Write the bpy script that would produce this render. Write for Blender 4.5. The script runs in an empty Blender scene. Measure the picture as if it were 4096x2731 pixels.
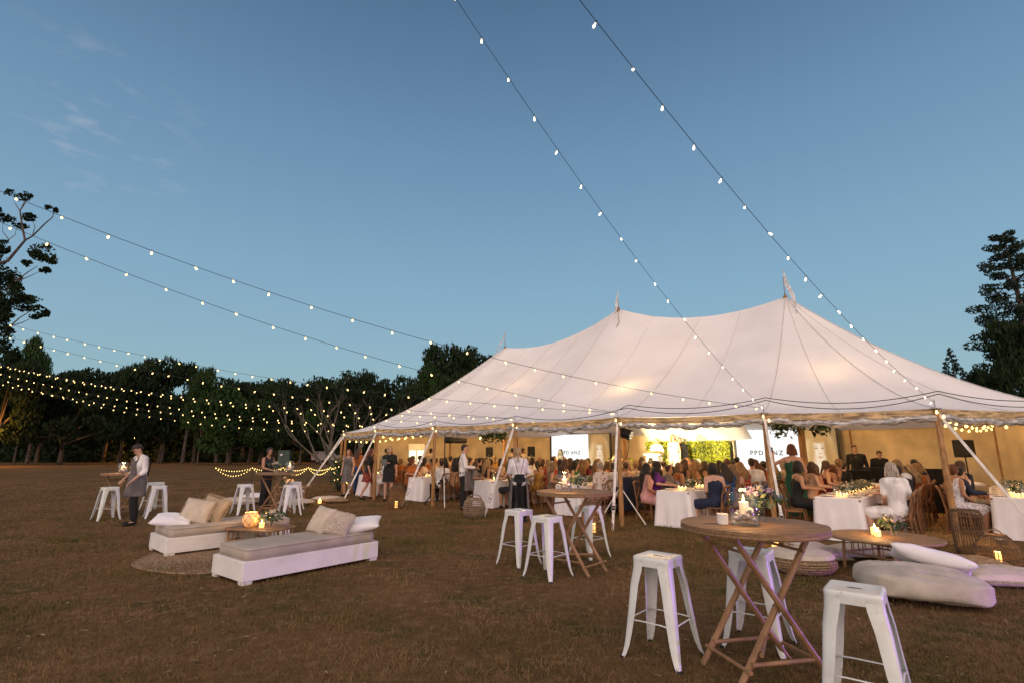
import bpy, bmesh, math, random
import numpy as np
from mathutils import Vector, Matrix, noise as mnoise

R = math.radians
scene = bpy.context.scene
COL = scene.collection

# ------------------------------------------------------------------ camera, sky, sun, exposure
cam_d = bpy.data.cameras.new('camera')
cam_d.lens = 18.0; cam_d.sensor_width = 36.0; cam_d.clip_start = 0.05; cam_d.clip_end = 2000
cam = bpy.data.objects.new('camera', cam_d); COL.objects.link(cam)
cam.location = (0, 0, 1.6); cam.rotation_euler = (R(90) + math.atan(438 / 2048.0), 0, 0)
scene.camera = cam

SUN_EL, SUN_AZ = 1.5, 200.0        # the sun has just gone down behind the camera
world = bpy.data.worlds.new('World'); scene.world = world; world.use_nodes = True
wn, wl = world.node_tree.nodes, world.node_tree.links
wn.clear()
w_out = wn.new('ShaderNodeOutputWorld'); w_bg = wn.new('ShaderNodeBackground')
w_sky = wn.new('ShaderNodeTexSky'); w_sky.sky_type = 'NISHITA'; w_sky.sun_disc = False
w_sky.sun_elevation = R(SUN_EL); w_sky.sun_rotation = R(SUN_AZ)
w_sky.air_density = 1.0; w_sky.dust_density = 0.6; w_sky.ozone_density = 2.2
w_co = wn.new('ShaderNodeTexCoord'); w_sep = wn.new('ShaderNodeSeparateXYZ')
wl.new(w_co.outputs['Generated'], w_sep.inputs[0])
w_ramp = wn.new('ShaderNodeValToRGB')
cr = w_ramp.color_ramp
cr.elements[0].position = 0.0; cr.elements[0].color = (0.285, 0.445, 0.49, 1)
cr.elements[1].position = 1.0; cr.elements[1].color = (0.045, 0.09, 0.17, 1)
for p_, c_ in ((0.12, (0.27, 0.435, 0.515, 1)), (0.30, (0.215, 0.375, 0.515, 1)), (0.52, (0.142, 0.265, 0.41, 1)), (0.75, (0.066, 0.135, 0.24, 1))):
    e_ = cr.elements.new(p_); e_.color = c_
wl.new(w_sep.outputs['Z'], w_ramp.inputs[0])
# afterglow low in the west, behind the camera
w_glow = wn.new('ShaderNodeMapRange'); w_glow.inputs['From Min'].default_value = 0.15; w_glow.inputs['From Max'].default_value = -1.0
w_glow.inputs['To Min'].default_value = 0.0; w_glow.inputs['To Max'].default_value = 1.0
wl.new(w_sep.outputs['Y'], w_glow.inputs['Value'])
w_add = wn.new('ShaderNodeMix'); w_add.data_type = 'RGBA'; w_add.blend_type = 'ADD'
w_add.inputs['B'].default_value = (1.80, 1.24, 0.92, 1)
wl.new(w_glow.outputs['Result'], w_add.inputs['Factor']); wl.new(w_ramp.outputs['Color'], w_add.inputs['A'])
# thin wisps of cloud
w_map = wn.new('ShaderNodeMapping'); w_map.inputs['Scale'].default_value = (3.0, 3.0, 9.0)
w_noi = wn.new('ShaderNodeTexNoise'); w_noi.inputs['Scale'].default_value = 7.0; w_noi.inputs['Detail'].default_value = 7
w_cr = wn.new('ShaderNodeMapRange'); w_cr.inputs['From Min'].default_value = 0.55; w_cr.inputs['From Max'].default_value = 0.78
w_cr.inputs['To Max'].default_value = 0.26
w_cm = wn.new('ShaderNodeMix'); w_cm.data_type = 'RGBA'; w_cm.inputs['B'].default_value = (0.62, 0.58, 0.62, 1)
wl.new(w_co.outputs['Generated'], w_map.inputs[0]); wl.new(w_map.outputs[0], w_noi.inputs['Vector'])
wl.new(w_noi.outputs[0], w_cr.inputs['Value'])
# the wisps keep to one patch of the western sky
w_dst = wn.new('ShaderNodeVectorMath'); w_dst.operation = 'DISTANCE'; w_dst.inputs[1].default_value = (-0.60, 0.66, 0.44)
w_pm = wn.new('ShaderNodeMapRange'); w_pm.inputs['From Min'].default_value = 0.17; w_pm.inputs['From Max'].default_value = 0.04
w_mul = wn.new('ShaderNodeMath'); w_mul.operation = 'MULTIPLY'
wl.new(w_co.outputs['Generated'], w_dst.inputs[0]); wl.new(w_dst.outputs['Value'], w_pm.inputs['Value'])
wl.new(w_cr.outputs['Result'], w_mul.inputs[0]); wl.new(w_pm.outputs['Result'], w_mul.inputs[1]); wl.new(w_mul.outputs[0], w_cm.inputs['Factor'])
wl.new(w_add.outputs['Result'], w_cm.inputs['A'])
# the dusk gradient is laid over the physical sky
w_bg.inputs['Strength'].default_value = 1.0
w_bg2 = wn.new('ShaderNodeBackground'); w_bg2.inputs['Strength'].default_value = 0.04
w_sum = wn.new('ShaderNodeAddShader')
wl.new(w_cm.outputs['Result'], w_bg.inputs['Color']); wl.new(w_sky.outputs['Color'], w_bg2.inputs['Color'])
wl.new(w_bg.outputs[0], w_sum.inputs[0]); wl.new(w_bg2.outputs[0], w_sum.inputs[1]); wl.new(w_sum.outputs[0], w_out.inputs['Surface'])

sun_d = bpy.data.lights.new('sun', 'SUN'); sun_d.energy = 0.35; sun_d.angle = R(60); sun_d.color = (1.0, 0.82, 0.74)
sun = bpy.data.objects.new('sun', sun_d); COL.objects.link(sun)
sun.rotation_euler = (R(62), 0, R(-20))

scene.view_settings.view_transform = 'Standard'; scene.view_settings.look = 'None'
scene.view_settings.gamma = 1.0; scene.view_settings.exposure = 0.0; scene.view_settings.use_curve_mapping = False
scene.cycles.use_denoising = True
scene.cycles.max_bounces = 7; scene.cycles.transparent_max_bounces = 12
scene.cycles.sample_clamp_indirect = 4.0; scene.cycles.caustics_reflective = False; scene.cycles.caustics_refractive = False

# ------------------------------------------------------------------ materials
MATS = {}; KIDS = {}
def mat(name, col, rough=0.7, var=0.12, scale=8.0, bump=0.0, bscale=40.0, metal=0.0, spec=0.4, stretch=(1, 1, 1), emit=None, estr=0.0, trans=0.0, col2=None, sheen=0.0):
    if name in MATS: return MATS[name]
    m = bpy.data.materials.new(name); m.use_nodes = True; nt = m.node_tree; N, L = nt.nodes, nt.links
    b = N['Principled BSDF']; b.inputs['Roughness'].default_value = rough; b.inputs['Metallic'].default_value = metal
    b.inputs['Specular IOR Level'].default_value = spec
    tc = N.new('ShaderNodeTexCoord'); mp = N.new('ShaderNodeMapping'); mp.inputs['Scale'].default_value = stretch
    L.new(tc.outputs['Object'], mp.inputs[0])
    n = N.new('ShaderNodeTexNoise'); n.inputs['Scale'].default_value = scale; n.inputs['Detail'].default_value = 5
    L.new(mp.outputs[0], n.inputs['Vector'])
    mx = N.new('ShaderNodeMix'); mx.data_type = 'RGBA'
    c2 = col2 if col2 else tuple(c * (1 - 2 * var) for c in col)
    mx.inputs['A'].default_value = (*[min(1, c * (1 + var)) for c in col], 1) if not col2 else (*col, 1)
    mx.inputs['B'].default_value = (*c2, 1)
    rg = N.new('ShaderNodeMapRange'); rg.inputs['From Min'].default_value = 0.35; rg.inputs['From Max'].default_value = 0.65
    L.new(n.outputs[0], rg.inputs['Value']); L.new(rg.outputs['Result'], mx.inputs['Factor'])
    L.new(mx.outputs['Result'], b.inputs['Base Color'])
    if bump:
        n2 = N.new('ShaderNodeTexNoise'); n2.inputs['Scale'].default_value = bscale; n2.inputs['Detail'].default_value = 3
        L.new(mp.outputs[0], n2.inputs['Vector'])
        bp = N.new('ShaderNodeBump'); bp.inputs['Strength'].default_value = bump; bp.inputs['Distance'].default_value = 0.01
        L.new(n2.outputs[0], bp.inputs['Height']); L.new(bp.outputs[0], b.inputs['Normal'])
    if emit:
        b.inputs['Emission Color'].default_value = (*emit, 1); b.inputs['Emission Strength'].default_value = estr
    if trans:
        t = N.new('ShaderNodeBsdfTranslucent'); s = N.new('ShaderNodeMixShader'); s.inputs[0].default_value = trans
        L.new(mx.outputs['Result'], t.inputs['Color'])
        L.new(b.outputs[0], s.inputs[1]); L.new(t.outputs[0], s.inputs[2]); L.new(s.outputs[0], N['Material Output'].inputs['Surface'])
    MATS[name] = m
    return m
def glow(name, col, strength, sample=False):
    if name in MATS: return MATS[name]
    m = bpy.data.materials.new(name); m.use_nodes = True; nt = m.node_tree; N, L = nt.nodes, nt.links
    N.clear(); o = N.new('ShaderNodeOutputMaterial'); e = N.new('ShaderNodeEmission')
    e.inputs['Color'].default_value = (*col, 1); e.inputs['Strength'].default_value = strength
    L.new(e.outputs[0], o.inputs['Surface'])
    if not sample: m.cycles.emission_sampling = 'NONE'
    MATS[name] = m
    return m
def glassy(name, tint=(0.95, 0.97, 0.97), gloss=0.12):
    if name in MATS: return MATS[name]
    m = bpy.data.materials.new(name); m.use_nodes = True; nt = m.node_tree; N, L = nt.nodes, nt.links
    N.clear(); o = N.new('ShaderNodeOutputMaterial'); t = N.new('ShaderNodeBsdfTransparent'); g = N.new('ShaderNodeBsdfGlossy')
    fr = N.new('ShaderNodeLayerWeight'); fr.inputs['Blend'].default_value = 0.35
    mr = N.new('ShaderNodeMapRange'); mr.inputs['To Min'].default_value = gloss * 0.4; mr.inputs['To Max'].default_value = gloss * 4
    t.inputs['Color'].default_value = (*tint, 1); g.inputs['Roughness'].default_value = 0.05
    s = N.new('ShaderNodeMixShader')
    L.new(fr.outputs['Facing'], mr.inputs['Value']); L.new(mr.outputs['Result'], s.inputs[0])
    L.new(t.outputs[0], s.inputs[1]); L.new(g.outputs[0], s.inputs[2]); L.new(s.outputs[0], o.inputs['Surface'])
    MATS[name] = m
    return m

# ------------------------------------------------------------------ mesh helpers
class MB:
    def __init__(self): self.v = []; self.f = []; self.mi = []; self.cur = 0; self.smooth = True
    def add(self, vs, fs):
        o = len(self.v); self.v += [tuple(v) for v in vs]; self.f += [tuple(i + o for i in f) for f in fs]; self.mi += [self.cur] * len(fs)
        return self
    def box(self, c, s, rz=0.0, taper=1.0, bev=0.0):
        x, y, z = s[0] / 2, s[1] / 2, s[2] / 2; ca, sa = math.cos(rz), math.sin(rz)
        if bev:
            pts = []
            b = min(bev, x * .9, y * .9, z * .9)
            for zz, ins in ((-z, b), (-z + b, 0), (z - b, 0), (z, b)):
                for px, py in ((x - b, y), (x, y - b), (x, -y + b), (x - b, -y), (-x + b, -y), (-x, -y + b), (-x, y - b), (-x + b, y)):
                    qx, qy = px * (1 - ins / x), py * (1 - ins / y)
                    pts.append((c[0] + qx * ca - qy * sa, c[1] + qx * sa + qy * ca, c[2] + zz))
            fs = []
            for k in range(3):
                for i in range(8): fs.append((k * 8 + i, k * 8 + 8 + i, k * 8 + 8 + (i + 1) % 8, k * 8 + (i + 1) % 8))
            fs.append(tuple(range(8))); fs.append(tuple(24 + 7 - i for i in range(8)))
            return self.add(pts, fs)
        vs = []
        for zz, t in ((-z, 1.0), (z, taper)):
            for px, py in ((-x, -y), (x, -y), (x, y), (-x, y)):
                px *= t; py *= t
                vs.append((c[0] + px * ca - py * sa, c[1] + px * sa + py * ca, c[2] + zz))
        return self.add(vs, [(3, 2, 1, 0), (4, 5, 6, 7), (0, 1, 5, 4), (1, 2, 6, 5), (2, 3, 7, 6), (3, 0, 4, 7)])
    def tube(self, pts, r, n=8, cap=True, flat=1.0):
        pts = [Vector(p) for p in pts]; m = len(pts)
        rs = r if isinstance(r, (list, tuple)) else [r] * m
        vs = []; prev = None
        for i, p in enumerate(pts):
            d = (pts[min(i + 1, m - 1)] - pts[max(i - 1, 0)])
            if d.length < 1e-9: d = Vector((0, 0, 1))
            d.normalize()
            if prev is None:
                a = Vector((0, 0, 1)) if abs(d.z) < 0.9 else Vector((1, 0, 0))
                u = d.cross(a).normalized()
            else:
                u = (prev - d * prev.dot(d)).normalized()
            prev = u; w = d.cross(u)
            for k in range(n):
                t = 2 * math.pi * k / n
                vs.append(p + (u * math.cos(t) + w * math.sin(t) * flat) * rs[i])
        fs = [(i * n + k, i * n + (k + 1) % n, (i + 1) * n + (k + 1) % n, (i + 1) * n + k) for i in range(m - 1) for k in range(n)]
        if cap: fs += [tuple(range(n - 1, -1, -1)), tuple((m - 1) * n + k for k in range(n))]
        return self.add(vs, fs)
    def lathe(self, prof, n=16, c=(0, 0, 0), sx=1.0, sy=1.0, cap=True):
        vs = [(c[0] + r * sx * math.cos(2 * math.pi * k / n), c[1] + r * sy * math.sin(2 * math.pi * k / n), c[2] + z) for r, z in prof for k in range(n)]
        m = len(prof)
        fs = [(i * n + k, i * n + (k + 1) % n, (i + 1) * n + (k + 1) % n, (i + 1) * n + k) for i in range(m - 1) for k in range(n)]
        if cap:
            if prof[0][0] > 1e-4: fs.append(tuple(range(n - 1, -1, -1)))
            if prof[-1][0] > 1e-4: fs.append(tuple((m - 1) * n + k for k in range(n)))
        return self.add(vs, fs)
    def ball(self, c, r, n=8, m=6):
        r = r if isinstance(r, (list, tuple)) else (r, r, r)
        vs = [(c[0], c[1], c[2] - r[2])]
        for i in range(1, m):
            a = -math.pi / 2 + math.pi * i / m
            for k in range(n):
                t = 2 * math.pi * k / n
                vs.append((c[0] + r[0] * math.cos(a) * math.cos(t), c[1] + r[1] * math.cos(a) * math.sin(t), c[2] + r[2] * math.sin(a)))
        vs.append((c[0], c[1], c[2] + r[2])); L = len(vs) - 1
        fs = [(0, 1 + (k + 1) % n, 1 + k) for k in range(n)]
        for i in range(m - 2):
            for k in range(n): fs.append((1 + i * n + k, 1 + i * n + (k + 1) % n, 1 + (i + 1) * n + (k + 1) % n, 1 + (i + 1) * n + k))
        fs += [(1 + (m - 2) * n + k, 1 + (m - 2) * n + (k + 1) % n, L) for k in range(n)]
        return self.add(vs, fs)
    def cap(self, a, b, ra, rb, n=10):          # tapered capsule, closed
        a, b = Vector(a), Vector(b)
        d = b - a
        if d.length < 1e-6: return self.ball(a, max(ra, rb), n, 8)
        d.normalize()
        pts, rs = [], []
        for q in (-0.98, -0.8, -0.4, 0.0): pts.append(a + d * ra * q); rs.append(ra * math.sqrt(max(0.0, 1 - q * q)) )
        for q in (0.0, 0.4, 0.8, 0.98): pts.append(b + d * rb * q); rs.append(rb * math.sqrt(max(0.0, 1 - q * q)))
        return self.tube(pts, rs, n)
    def quad(self, a, b, c, d): return self.add([a, b, c, d], [(0, 1, 2, 3)])
    def grid(self, fn, nu, nv):
        vs = [fn(i / nu, j / nv) for j in range(nv + 1) for i in range(nu + 1)]
        fs = [(j * (nu + 1) + i, j * (nu + 1) + i + 1, (j + 1) * (nu + 1) + i + 1, (j + 1) * (nu + 1) + i) for j in range(nv) for i in range(nu)]
        return self.add(vs, fs)
    def mesh(self, name, mats, smooth=True):
        me = bpy.data.meshes.new(name); me.from_pydata(self.v, [], self.f)
        for m in (mats if isinstance(mats, (list, tuple)) else [mats]): me.materials.append(m)
        if any(self.mi): me.polygons.foreach_set('material_index', self.mi)
        me.polygons.foreach_set('use_smooth', [smooth] * len(self.f))
        me.validate(); me.update()
        return me
def sharp(me, ang=40):
    try: me.set_sharp_from_angle(angle=R(ang))
    except Exception: pass
    return me
def put(name, me, parent=None, loc=(0, 0, 0), rz=0.0, scale=None):
    o = bpy.data.objects.new(name, me); COL.objects.link(o)
    o.location = loc; o.rotation_euler = (0, 0, rz)
    if scale: o.scale = scale
    if parent: o.parent = parent; KIDS.setdefault(parent.name, []).append(o)
    return o
def obj(name, mb, m, parent=None, smooth=True, loc=(0, 0, 0), rz=0.0, ang=40):
    me = mb.mesh(name, m, smooth)
    if smooth: sharp(me, ang)
    return put(name, me, parent, loc, rz)
def tag(o, label, cat, group=None, kind=None):
    if label: o['label'] = label
    if cat: o['category'] = cat
    if group: o['group'] = group
    if kind: o['kind'] = kind
    return o
def thing(name, label, cat, loc=(0, 0, 0), rz=0.0, group=None):
    o = bpy.data.objects.new(name, None); COL.objects.link(o); o.empty_display_size = 0.1
    o.location = loc; o.rotation_euler = (0, 0, rz)
    return tag(o, label, cat, group)
def dup(src, loc, rz, label, group=None, scale=None):
    r = src.copy(); COL.objects.link(r); r.location = loc; r.rotation_euler = (0, 0, rz)
    if scale: r.scale = scale
    r['label'] = label
    if group: r['group'] = group
    for ch in CH(src):
        c = ch.copy(); COL.objects.link(c); c.parent = r
        for g in CH(ch):
            d = g.copy(); COL.objects.link(d); d.parent = c
    return r
def CH(o): return KIDS.get(o.name, [])
def wire(pts, r, m, name, parent, n=5):
    return obj(name, MB().tube(pts, r, n), m, parent)
def lamp(name, loc, energy, col, radius=0.1, parent=None, kind='POINT'):
    d = bpy.data.lights.new(name, kind); d.energy = energy; d.color = col; d.shadow_soft_size = radius
    o = bpy.data.objects.new(name, d); COL.objects.link(o); o.location = loc
    if parent: o.parent = parent
    return o
WARM = (1.0, 0.57, 0.20)
def lerp(a, b, t): return tuple(x + (y - x) * t for x, y in zip(a, b))
ORD = ['first', 'second', 'third', 'fourth', 'fifth', 'sixth', 'seventh', 'eighth', 'ninth', 'tenth', 'eleventh', 'twelfth', 'thirteenth']
# ------------------------------------------------------------------ palette
m_ground = mat('dry_lawn', (0.200, 0.116, 0.058), rough=1.0, spec=0.02, scale=0.35, bump=0.35, bscale=30, col2=(0.125, 0.078, 0.036))
m_canvas = mat('tent_canvas', (0.84, 0.83, 0.835), rough=0.85, var=0.035, scale=0.7, bump=0.6, bscale=1.6, trans=0.18)
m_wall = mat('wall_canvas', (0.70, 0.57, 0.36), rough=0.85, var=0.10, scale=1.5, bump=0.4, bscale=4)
m_roll = mat('rolled_plastic', (0.42, 0.40, 0.38), rough=0.25, var=0.35, scale=9, bump=0.9, bscale=14, spec=0.9, stretch=(1, 1, 3))
m_valance = mat('clear_valance', (0.55, 0.43, 0.27), rough=0.3, var=0.32, scale=4, stretch=(1, 1, 6), bump=0.9, bscale=9, trans=0.45)
m_pole = mat('pole_timber', (0.36, 0.19, 0.07), rough=0.55, var=0.22, scale=5, stretch=(6, 6, 1.2), bump=0.3)
m_seam = mat('seam_thread', (0.60, 0.57, 0.56), rough=0.9)
m_strap = mat('white_webbing', (0.66, 0.63, 0.58), rough=0.8, bump=0.3, bscale=90)
m_steel = mat('galvanised_steel', (0.30, 0.29, 0.28), rough=0.45, metal=0.7)
m_black = mat('black_metal', (0.012, 0.012, 0.013), rough=0.45)
m_blkcloth = mat('black_drape', (0.008, 0.009, 0.011), rough=0.95)
m_white = mat('white_enamel', (0.68, 0.70, 0.67), rough=0.32, var=0.04, scale=6, spec=0.55)
m_rubber = mat('rubber', (0.02, 0.02, 0.02), rough=0.8)
m_ply = mat('white_painted_board', (0.74, 0.71, 0.68), rough=0.6, var=0.05, scale=3, bump=0.2, bscale=20)
m_beige = mat('beige_linen', (0.40, 0.345, 0.285), rough=0.95, var=0.07, scale=4, bump=0.5, bscale=120)
m_cream = mat('cream_wool', (0.54, 0.46, 0.37), rough=1.0, var=0.05, scale=9, bump=1.0, bscale=60)
m_linen = mat('white_linen', (0.78, 0.75, 0.76), rough=0.9, var=0.03, scale=3, bump=0.3, bscale=80)
m_bag = mat('calico_bag', (0.45, 0.40, 0.33), rough=0.95, var=0.08, scale=5, bump=0.5, bscale=100)
m_jute = mat('jute_weave', (0.30, 0.20, 0.115), rough=0.95, var=0.2, scale=30, bump=1.0, bscale=50)
m_teak = mat('weathered_teak', (0.30, 0.175, 0.085), rough=0.6, scale=5, stretch=(1.2, 14, 14), col2=(0.17, 0.095, 0.045), bump=0.5, bscale=20)
m_bamboo = mat('bamboo', (0.34, 0.19, 0.09), rough=0.5, scale=7, stretch=(1, 1, 0.5), col2=(0.22, 0.12, 0.055))
m_wicker = mat('wicker', (0.13, 0.08, 0.045), rough=0.8, var=0.25, scale=25, bump=0.5)
m_chair = mat('chair_timber', (0.22, 0.10, 0.04), rough=0.5, var=0.2, scale=9)
m_glass = glassy('clear_glass')
m_wax = mat('candle_wax', (0.85, 0.72, 0.52), rough=0.6, emit=(1.0, 0.55, 0.22), estr=0.55)
m_waxhot = mat('lit_candle', (0.9, 0.6, 0.3), rough=0.6, emit=(1.0, 0.48, 0.12), estr=2.2)
m_flame = glow('flame', (1.0, 0.62, 0.22), 14)
m_bulb = glow('bulb_glass', (1.0, 0.66, 0.25), 4.2)
m_bulbw = glow('bulb_glass_amber', (1.0, 0.66, 0.20), 4.0)
m_cable = mat('black_cable', (0.012, 0.012, 0.014), rough=0.6)
m_pebble = mat('pebble', (0.52, 0.47, 0.44), rough=0.7, var=0.2, scale=9)
m_leaf = mat('garden_leaf', (0.035, 0.075, 0.025), rough=0.55, var=0.35, scale=9)
m_petal = mat('cream_petal', (0.72, 0.62, 0.52), rough=0.7, var=0.08)
m_petalp = mat('lilac_petal', (0.62, 0.46, 0.62), rough=0.7, var=0.15)

def scuff(m, col, lo, hi, sc, k=.8):       # worn flecks and grime with a shape of their own
    nt = m.node_tree; N, L = nt.nodes, nt.links; b = N['Principled BSDF']; tc = [n for n in N if n.type == 'TEX_COORD'][0]
    n = N.new('ShaderNodeTexNoise'); n.inputs['Scale'].default_value = sc; n.inputs['Detail'].default_value = 8; n.inputs['Roughness'].default_value = .75; L.new(tc.outputs['Object'], n.inputs['Vector'])
    r = N.new('ShaderNodeMapRange'); r.inputs['From Min'].default_value = lo; r.inputs['From Max'].default_value = hi; r.inputs['To Max'].default_value = k; L.new(n.outputs[0], r.inputs['Value'])
    mx = N.new('ShaderNodeMix'); mx.data_type = 'RGBA'; mx.inputs['B'].default_value = (*col, 1); L.new(r.outputs['Result'], mx.inputs['Factor']); L.new(b.inputs['Base Color'].links[0].from_socket, mx.inputs['A']); L.new(mx.outputs['Result'], b.inputs['Base Color'])
scuff(m_white, (.22, .17, .12), .60, .72, 16, .75); scuff(m_white, (.45, .42, .38), .50, .75, 5, .45)
scuff(m_ply, (.42, .36, .30), .56, .78, 7, .5); scuff(m_bag, (.26, .21, .16), .55, .8, 6, .5)

# ------------------------------------------------------------------ ground
gnd = MB()
def gfn(a, b):
    x = -400 + 800 * a; y = -60 + 700 * b
    return (x, y, 0.0)
gnd.grid(gfn, 40, 40)
g = obj('ground', gnd, m_ground, smooth=False); g['kind'] = 'structure'
def ground_nodes():
    nt = m_ground.node_tree; N, L = nt.nodes, nt.links; b = N['Principled BSDF']
    tc = [n for n in N if n.type == 'TEX_COORD'][0]
    cols = []
    def noise(sc, det, lo, hi, st=(1, 1, 1)):
        mp = N.new('ShaderNodeMapping'); mp.inputs['Scale'].default_value = st; L.new(tc.outputs['Object'], mp.inputs[0])
        n = N.new('ShaderNodeTexNoise'); n.inputs['Scale'].default_value = sc; n.inputs['Detail'].default_value = det; n.inputs['Roughness'].default_value = 0.65
        L.new(mp.outputs[0], n.inputs['Vector'])
        r = N.new('ShaderNodeMapRange'); r.inputs['From Min'].default_value = lo; r.inputs['From Max'].default_value = hi
        L.new(n.outputs[0], r.inputs['Value']); return r
    base = b.inputs['Base Color'].links[0].from_socket
    r1 = noise(1.1, 6, 0.5, 0.68); m1 = N.new('ShaderNodeMix'); m1.data_type = 'RGBA'; m1.inputs['B'].default_value = (0.058, 0.066, 0.022, 1)
    L.new(r1.outputs['Result'], m1.inputs['Factor']); L.new(base, m1.inputs['A'])
    r2 = noise(7.0, 6, 0.50, 0.72); m2 = N.new('ShaderNodeMix'); m2.data_type = 'RGBA'; m2.inputs['B'].default_value = (0.29, 0.185, 0.098, 1)
    L.new(r2.outputs['Result'], m2.inputs['Factor']); L.new(m1.outputs['Result'], m2.inputs['A'])
    r3 = noise(42.0, 4, 0.40, 0.62); m3 = N.new('ShaderNodeMix'); m3.data_type = 'RGBA'; m3.blend_type = 'MULTIPLY'; m3.inputs['B'].default_value = (0.66, 0.62, 0.58, 1)
    L.new(r3.outputs['Result'], m3.inputs['Factor']); L.new(m2.outputs['Result'], m3.inputs['A'])
    L.new(m3.outputs['Result'], b.inputs['Base Color'])
ground_nodes()

# short dry grass, real blades where the lawn is close
def grass():
    rng = np.random.default_rng(5)
    n = 230000
    y = 2.6 + 26 * rng.random(n) ** 2.6; x = (rng.random(n) * 2 - 1) * (y * 1.12 + 0.6)
    nt_ = 46000; cu = rng.random(90); cyy = 2.8 + 11 * rng.random(90) ** 1.3; cxx = (rng.random(90) * 2 - 1) * cyy; cs = .12 + .38 * rng.random(90)
    ci = rng.integers(0, 90, nt_); x[:nt_] = cxx[ci] + rng.normal(size=nt_) * cs[ci] * 1.3; y[:nt_] = cyy[ci] + rng.normal(size=nt_) * cs[ci]
    y[:nt_] = np.maximum(y[:nt_], 2.6)
    h = (0.010 + 0.034 * rng.random(n) ** 1.6) * (1 + 0.5 * np.minimum(y / 10, 1.2)); h[:nt_] *= 1.35; w = 0.0016 * (1 + y * 0.30)
    a = rng.random(n) * 2 * np.pi; ln = (rng.random((n, 2)) - 0.5) * 0.075
    dx, dy = np.cos(a) * w, np.sin(a) * w
    v = np.empty((n, 3, 3)); v[:, 0] = np.stack([x - dx, y - dy, np.zeros(n)], 1); v[:, 1] = np.stack([x + dx, y + dy, np.zeros(n)], 1)
    v[:, 2] = np.stack([x + ln[:, 0], y + ln[:, 1], h], 1)
    me = bpy.data.meshes.new('grass'); me.vertices.add(n * 3); me.vertices.foreach_set('co', v.ravel())
    me.loops.add(n * 3); me.loops.foreach_set('vertex_index', np.arange(n * 3)); me.polygons.add(n)
    me.polygons.foreach_set('loop_start', np.arange(n) * 3); me.polygons.foreach_set('loop_total', np.full(n, 3))
    me.materials.append(mat('dry_grass_blade', (0.26, 0.160, 0.080), rough=1.0, scale=1.0, col2=(0.085, 0.066, 0.024), spec=0.02))
    me.materials.append(mat('green_grass_blade', (0.085, 0.090, 0.026), rough=1.0, scale=3.0, col2=(0.16, 0.115, 0.045), spec=0.02)); mi = np.zeros(n, dtype=np.int32); mi[:nt_] = (rng.random(nt_) < .7); me.polygons.foreach_set('material_index', mi)
    me.update(); me.validate()
    o = put('grass', me); tag(o, 'short dry lawn grass with greener tufts across the open field', 'grass', kind='stuff')
grass()
def litter():
    rng = np.random.default_rng(11); mb = MB(); r = random.Random(2)
    for k in range(420):
        y = 2.8 + 12 * r.random() ** 1.5; x = r.uniform(-1, 1) * (y * 1.05); a = r.random() * 6.28; l = r.uniform(.015, .045); w = l * .3
        ca, sa = math.cos(a), math.sin(a); z = .022 + .01 * r.random()
        mb.add([(x - ca * l, y - sa * l, z), (x + sa * w, y - ca * w, z + .008), (x + ca * l, y + sa * l, z + .004), (x - sa * w, y + ca * w, z + .008)], [(0, 1, 2, 3)])
    o = obj('fallen_leaves', mb, mat('dead_leaf', (.34, .24, .13), rough=.9, var=.4, scale=5)); tag(o, 'small pale fallen leaves scattered through the lawn', 'leaves', kind='stuff')
litter()

# ------------------------------------------------------------------ the tent
PK_A, PK_B, PK_C = (-0.32, 22.8, 6.2), (4.06, 18.85, 6.9), (8.34, 15.0, 6.2)
def ridge(s):            # s along the line of the three king poles
    x, y = 4.45 + 0.74 * s, 18.5 - 0.67 * s
    sa, sb, sc = -6.45, -0.53, 5.26
    if s <= sa: return PK_A
    if s >= sc: return PK_C
    if s < sb: t = (s - sa) / (sb - sa); z = 6.2 + 0.7 * t - 4 * 0.5 * t * (1 - t)
    else: t = (s - sb) / (sc - sb); z = 6.9 - 0.7 * t - 4 * 0.5 * t * (1 - t)
    return (x, y, z)
POSTS = [(-6.9, 21.6), (-4.66, 18.0), (-2.36, 15.9), (.08, 13.85), (2.4, 11.75), (5.1, 10.45), (7.65, 9.3), (10.9, 9.7), (13.3, 11.9),
         (13.95, 15.0), (12.3, 18.9), (9.9, 21.2), (7.7, 23.3), (5.5, 25.4), (3.3, 27.4), (.3, 29.0), (-3.4, 28.6), (-6.9, 26.3), (-7.8, 23.9)]
RS = [-9, -6.45, -3.6, -0.8, 2.6, 5.26, 9, 9, 9, 9, 5.26, 3.4, 0.9, -1.5, -4.0, -9, -9, -9, -9]
EAVE = 2.36
tent = thing('sailcloth_tent', 'large white three-peaked marquee with open front over the seated guests', 'tent', (0, 0, 0))
SUB = 8; NP = len(POSTS)
def gprof(t): return 0.16 * t + 0.84 * t ** 1.5
def edge_pt(i, q):       # point of the eave between post i and i + 1
    a, b = POSTS[i % NP], POSTS[(i + 1) % NP]
    sg = 4 * q * (1 - q)
    x, y = a[0] + (b[0] - a[0]) * q, a[1] + (b[1] - a[1]) * q
    cx, cy = 3.5, 19.0; d = math.hypot(cx - x, cy - y)
    return (x + (cx - x) / d * 0.10 * sg, y + (cy - y) / d * 0.10 * sg, EAVE - 0.03 * sg)
def rs_at(i, q):
    a, b = RS[i % NP], RS[(i + 1) % NP]
    a = max(-6.45, min(5.26, a)); b = max(-6.45, min(5.26, b))
    return ridge(a + (b - a) * q)
NR = 22
roof = MB(); vs = []
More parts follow.
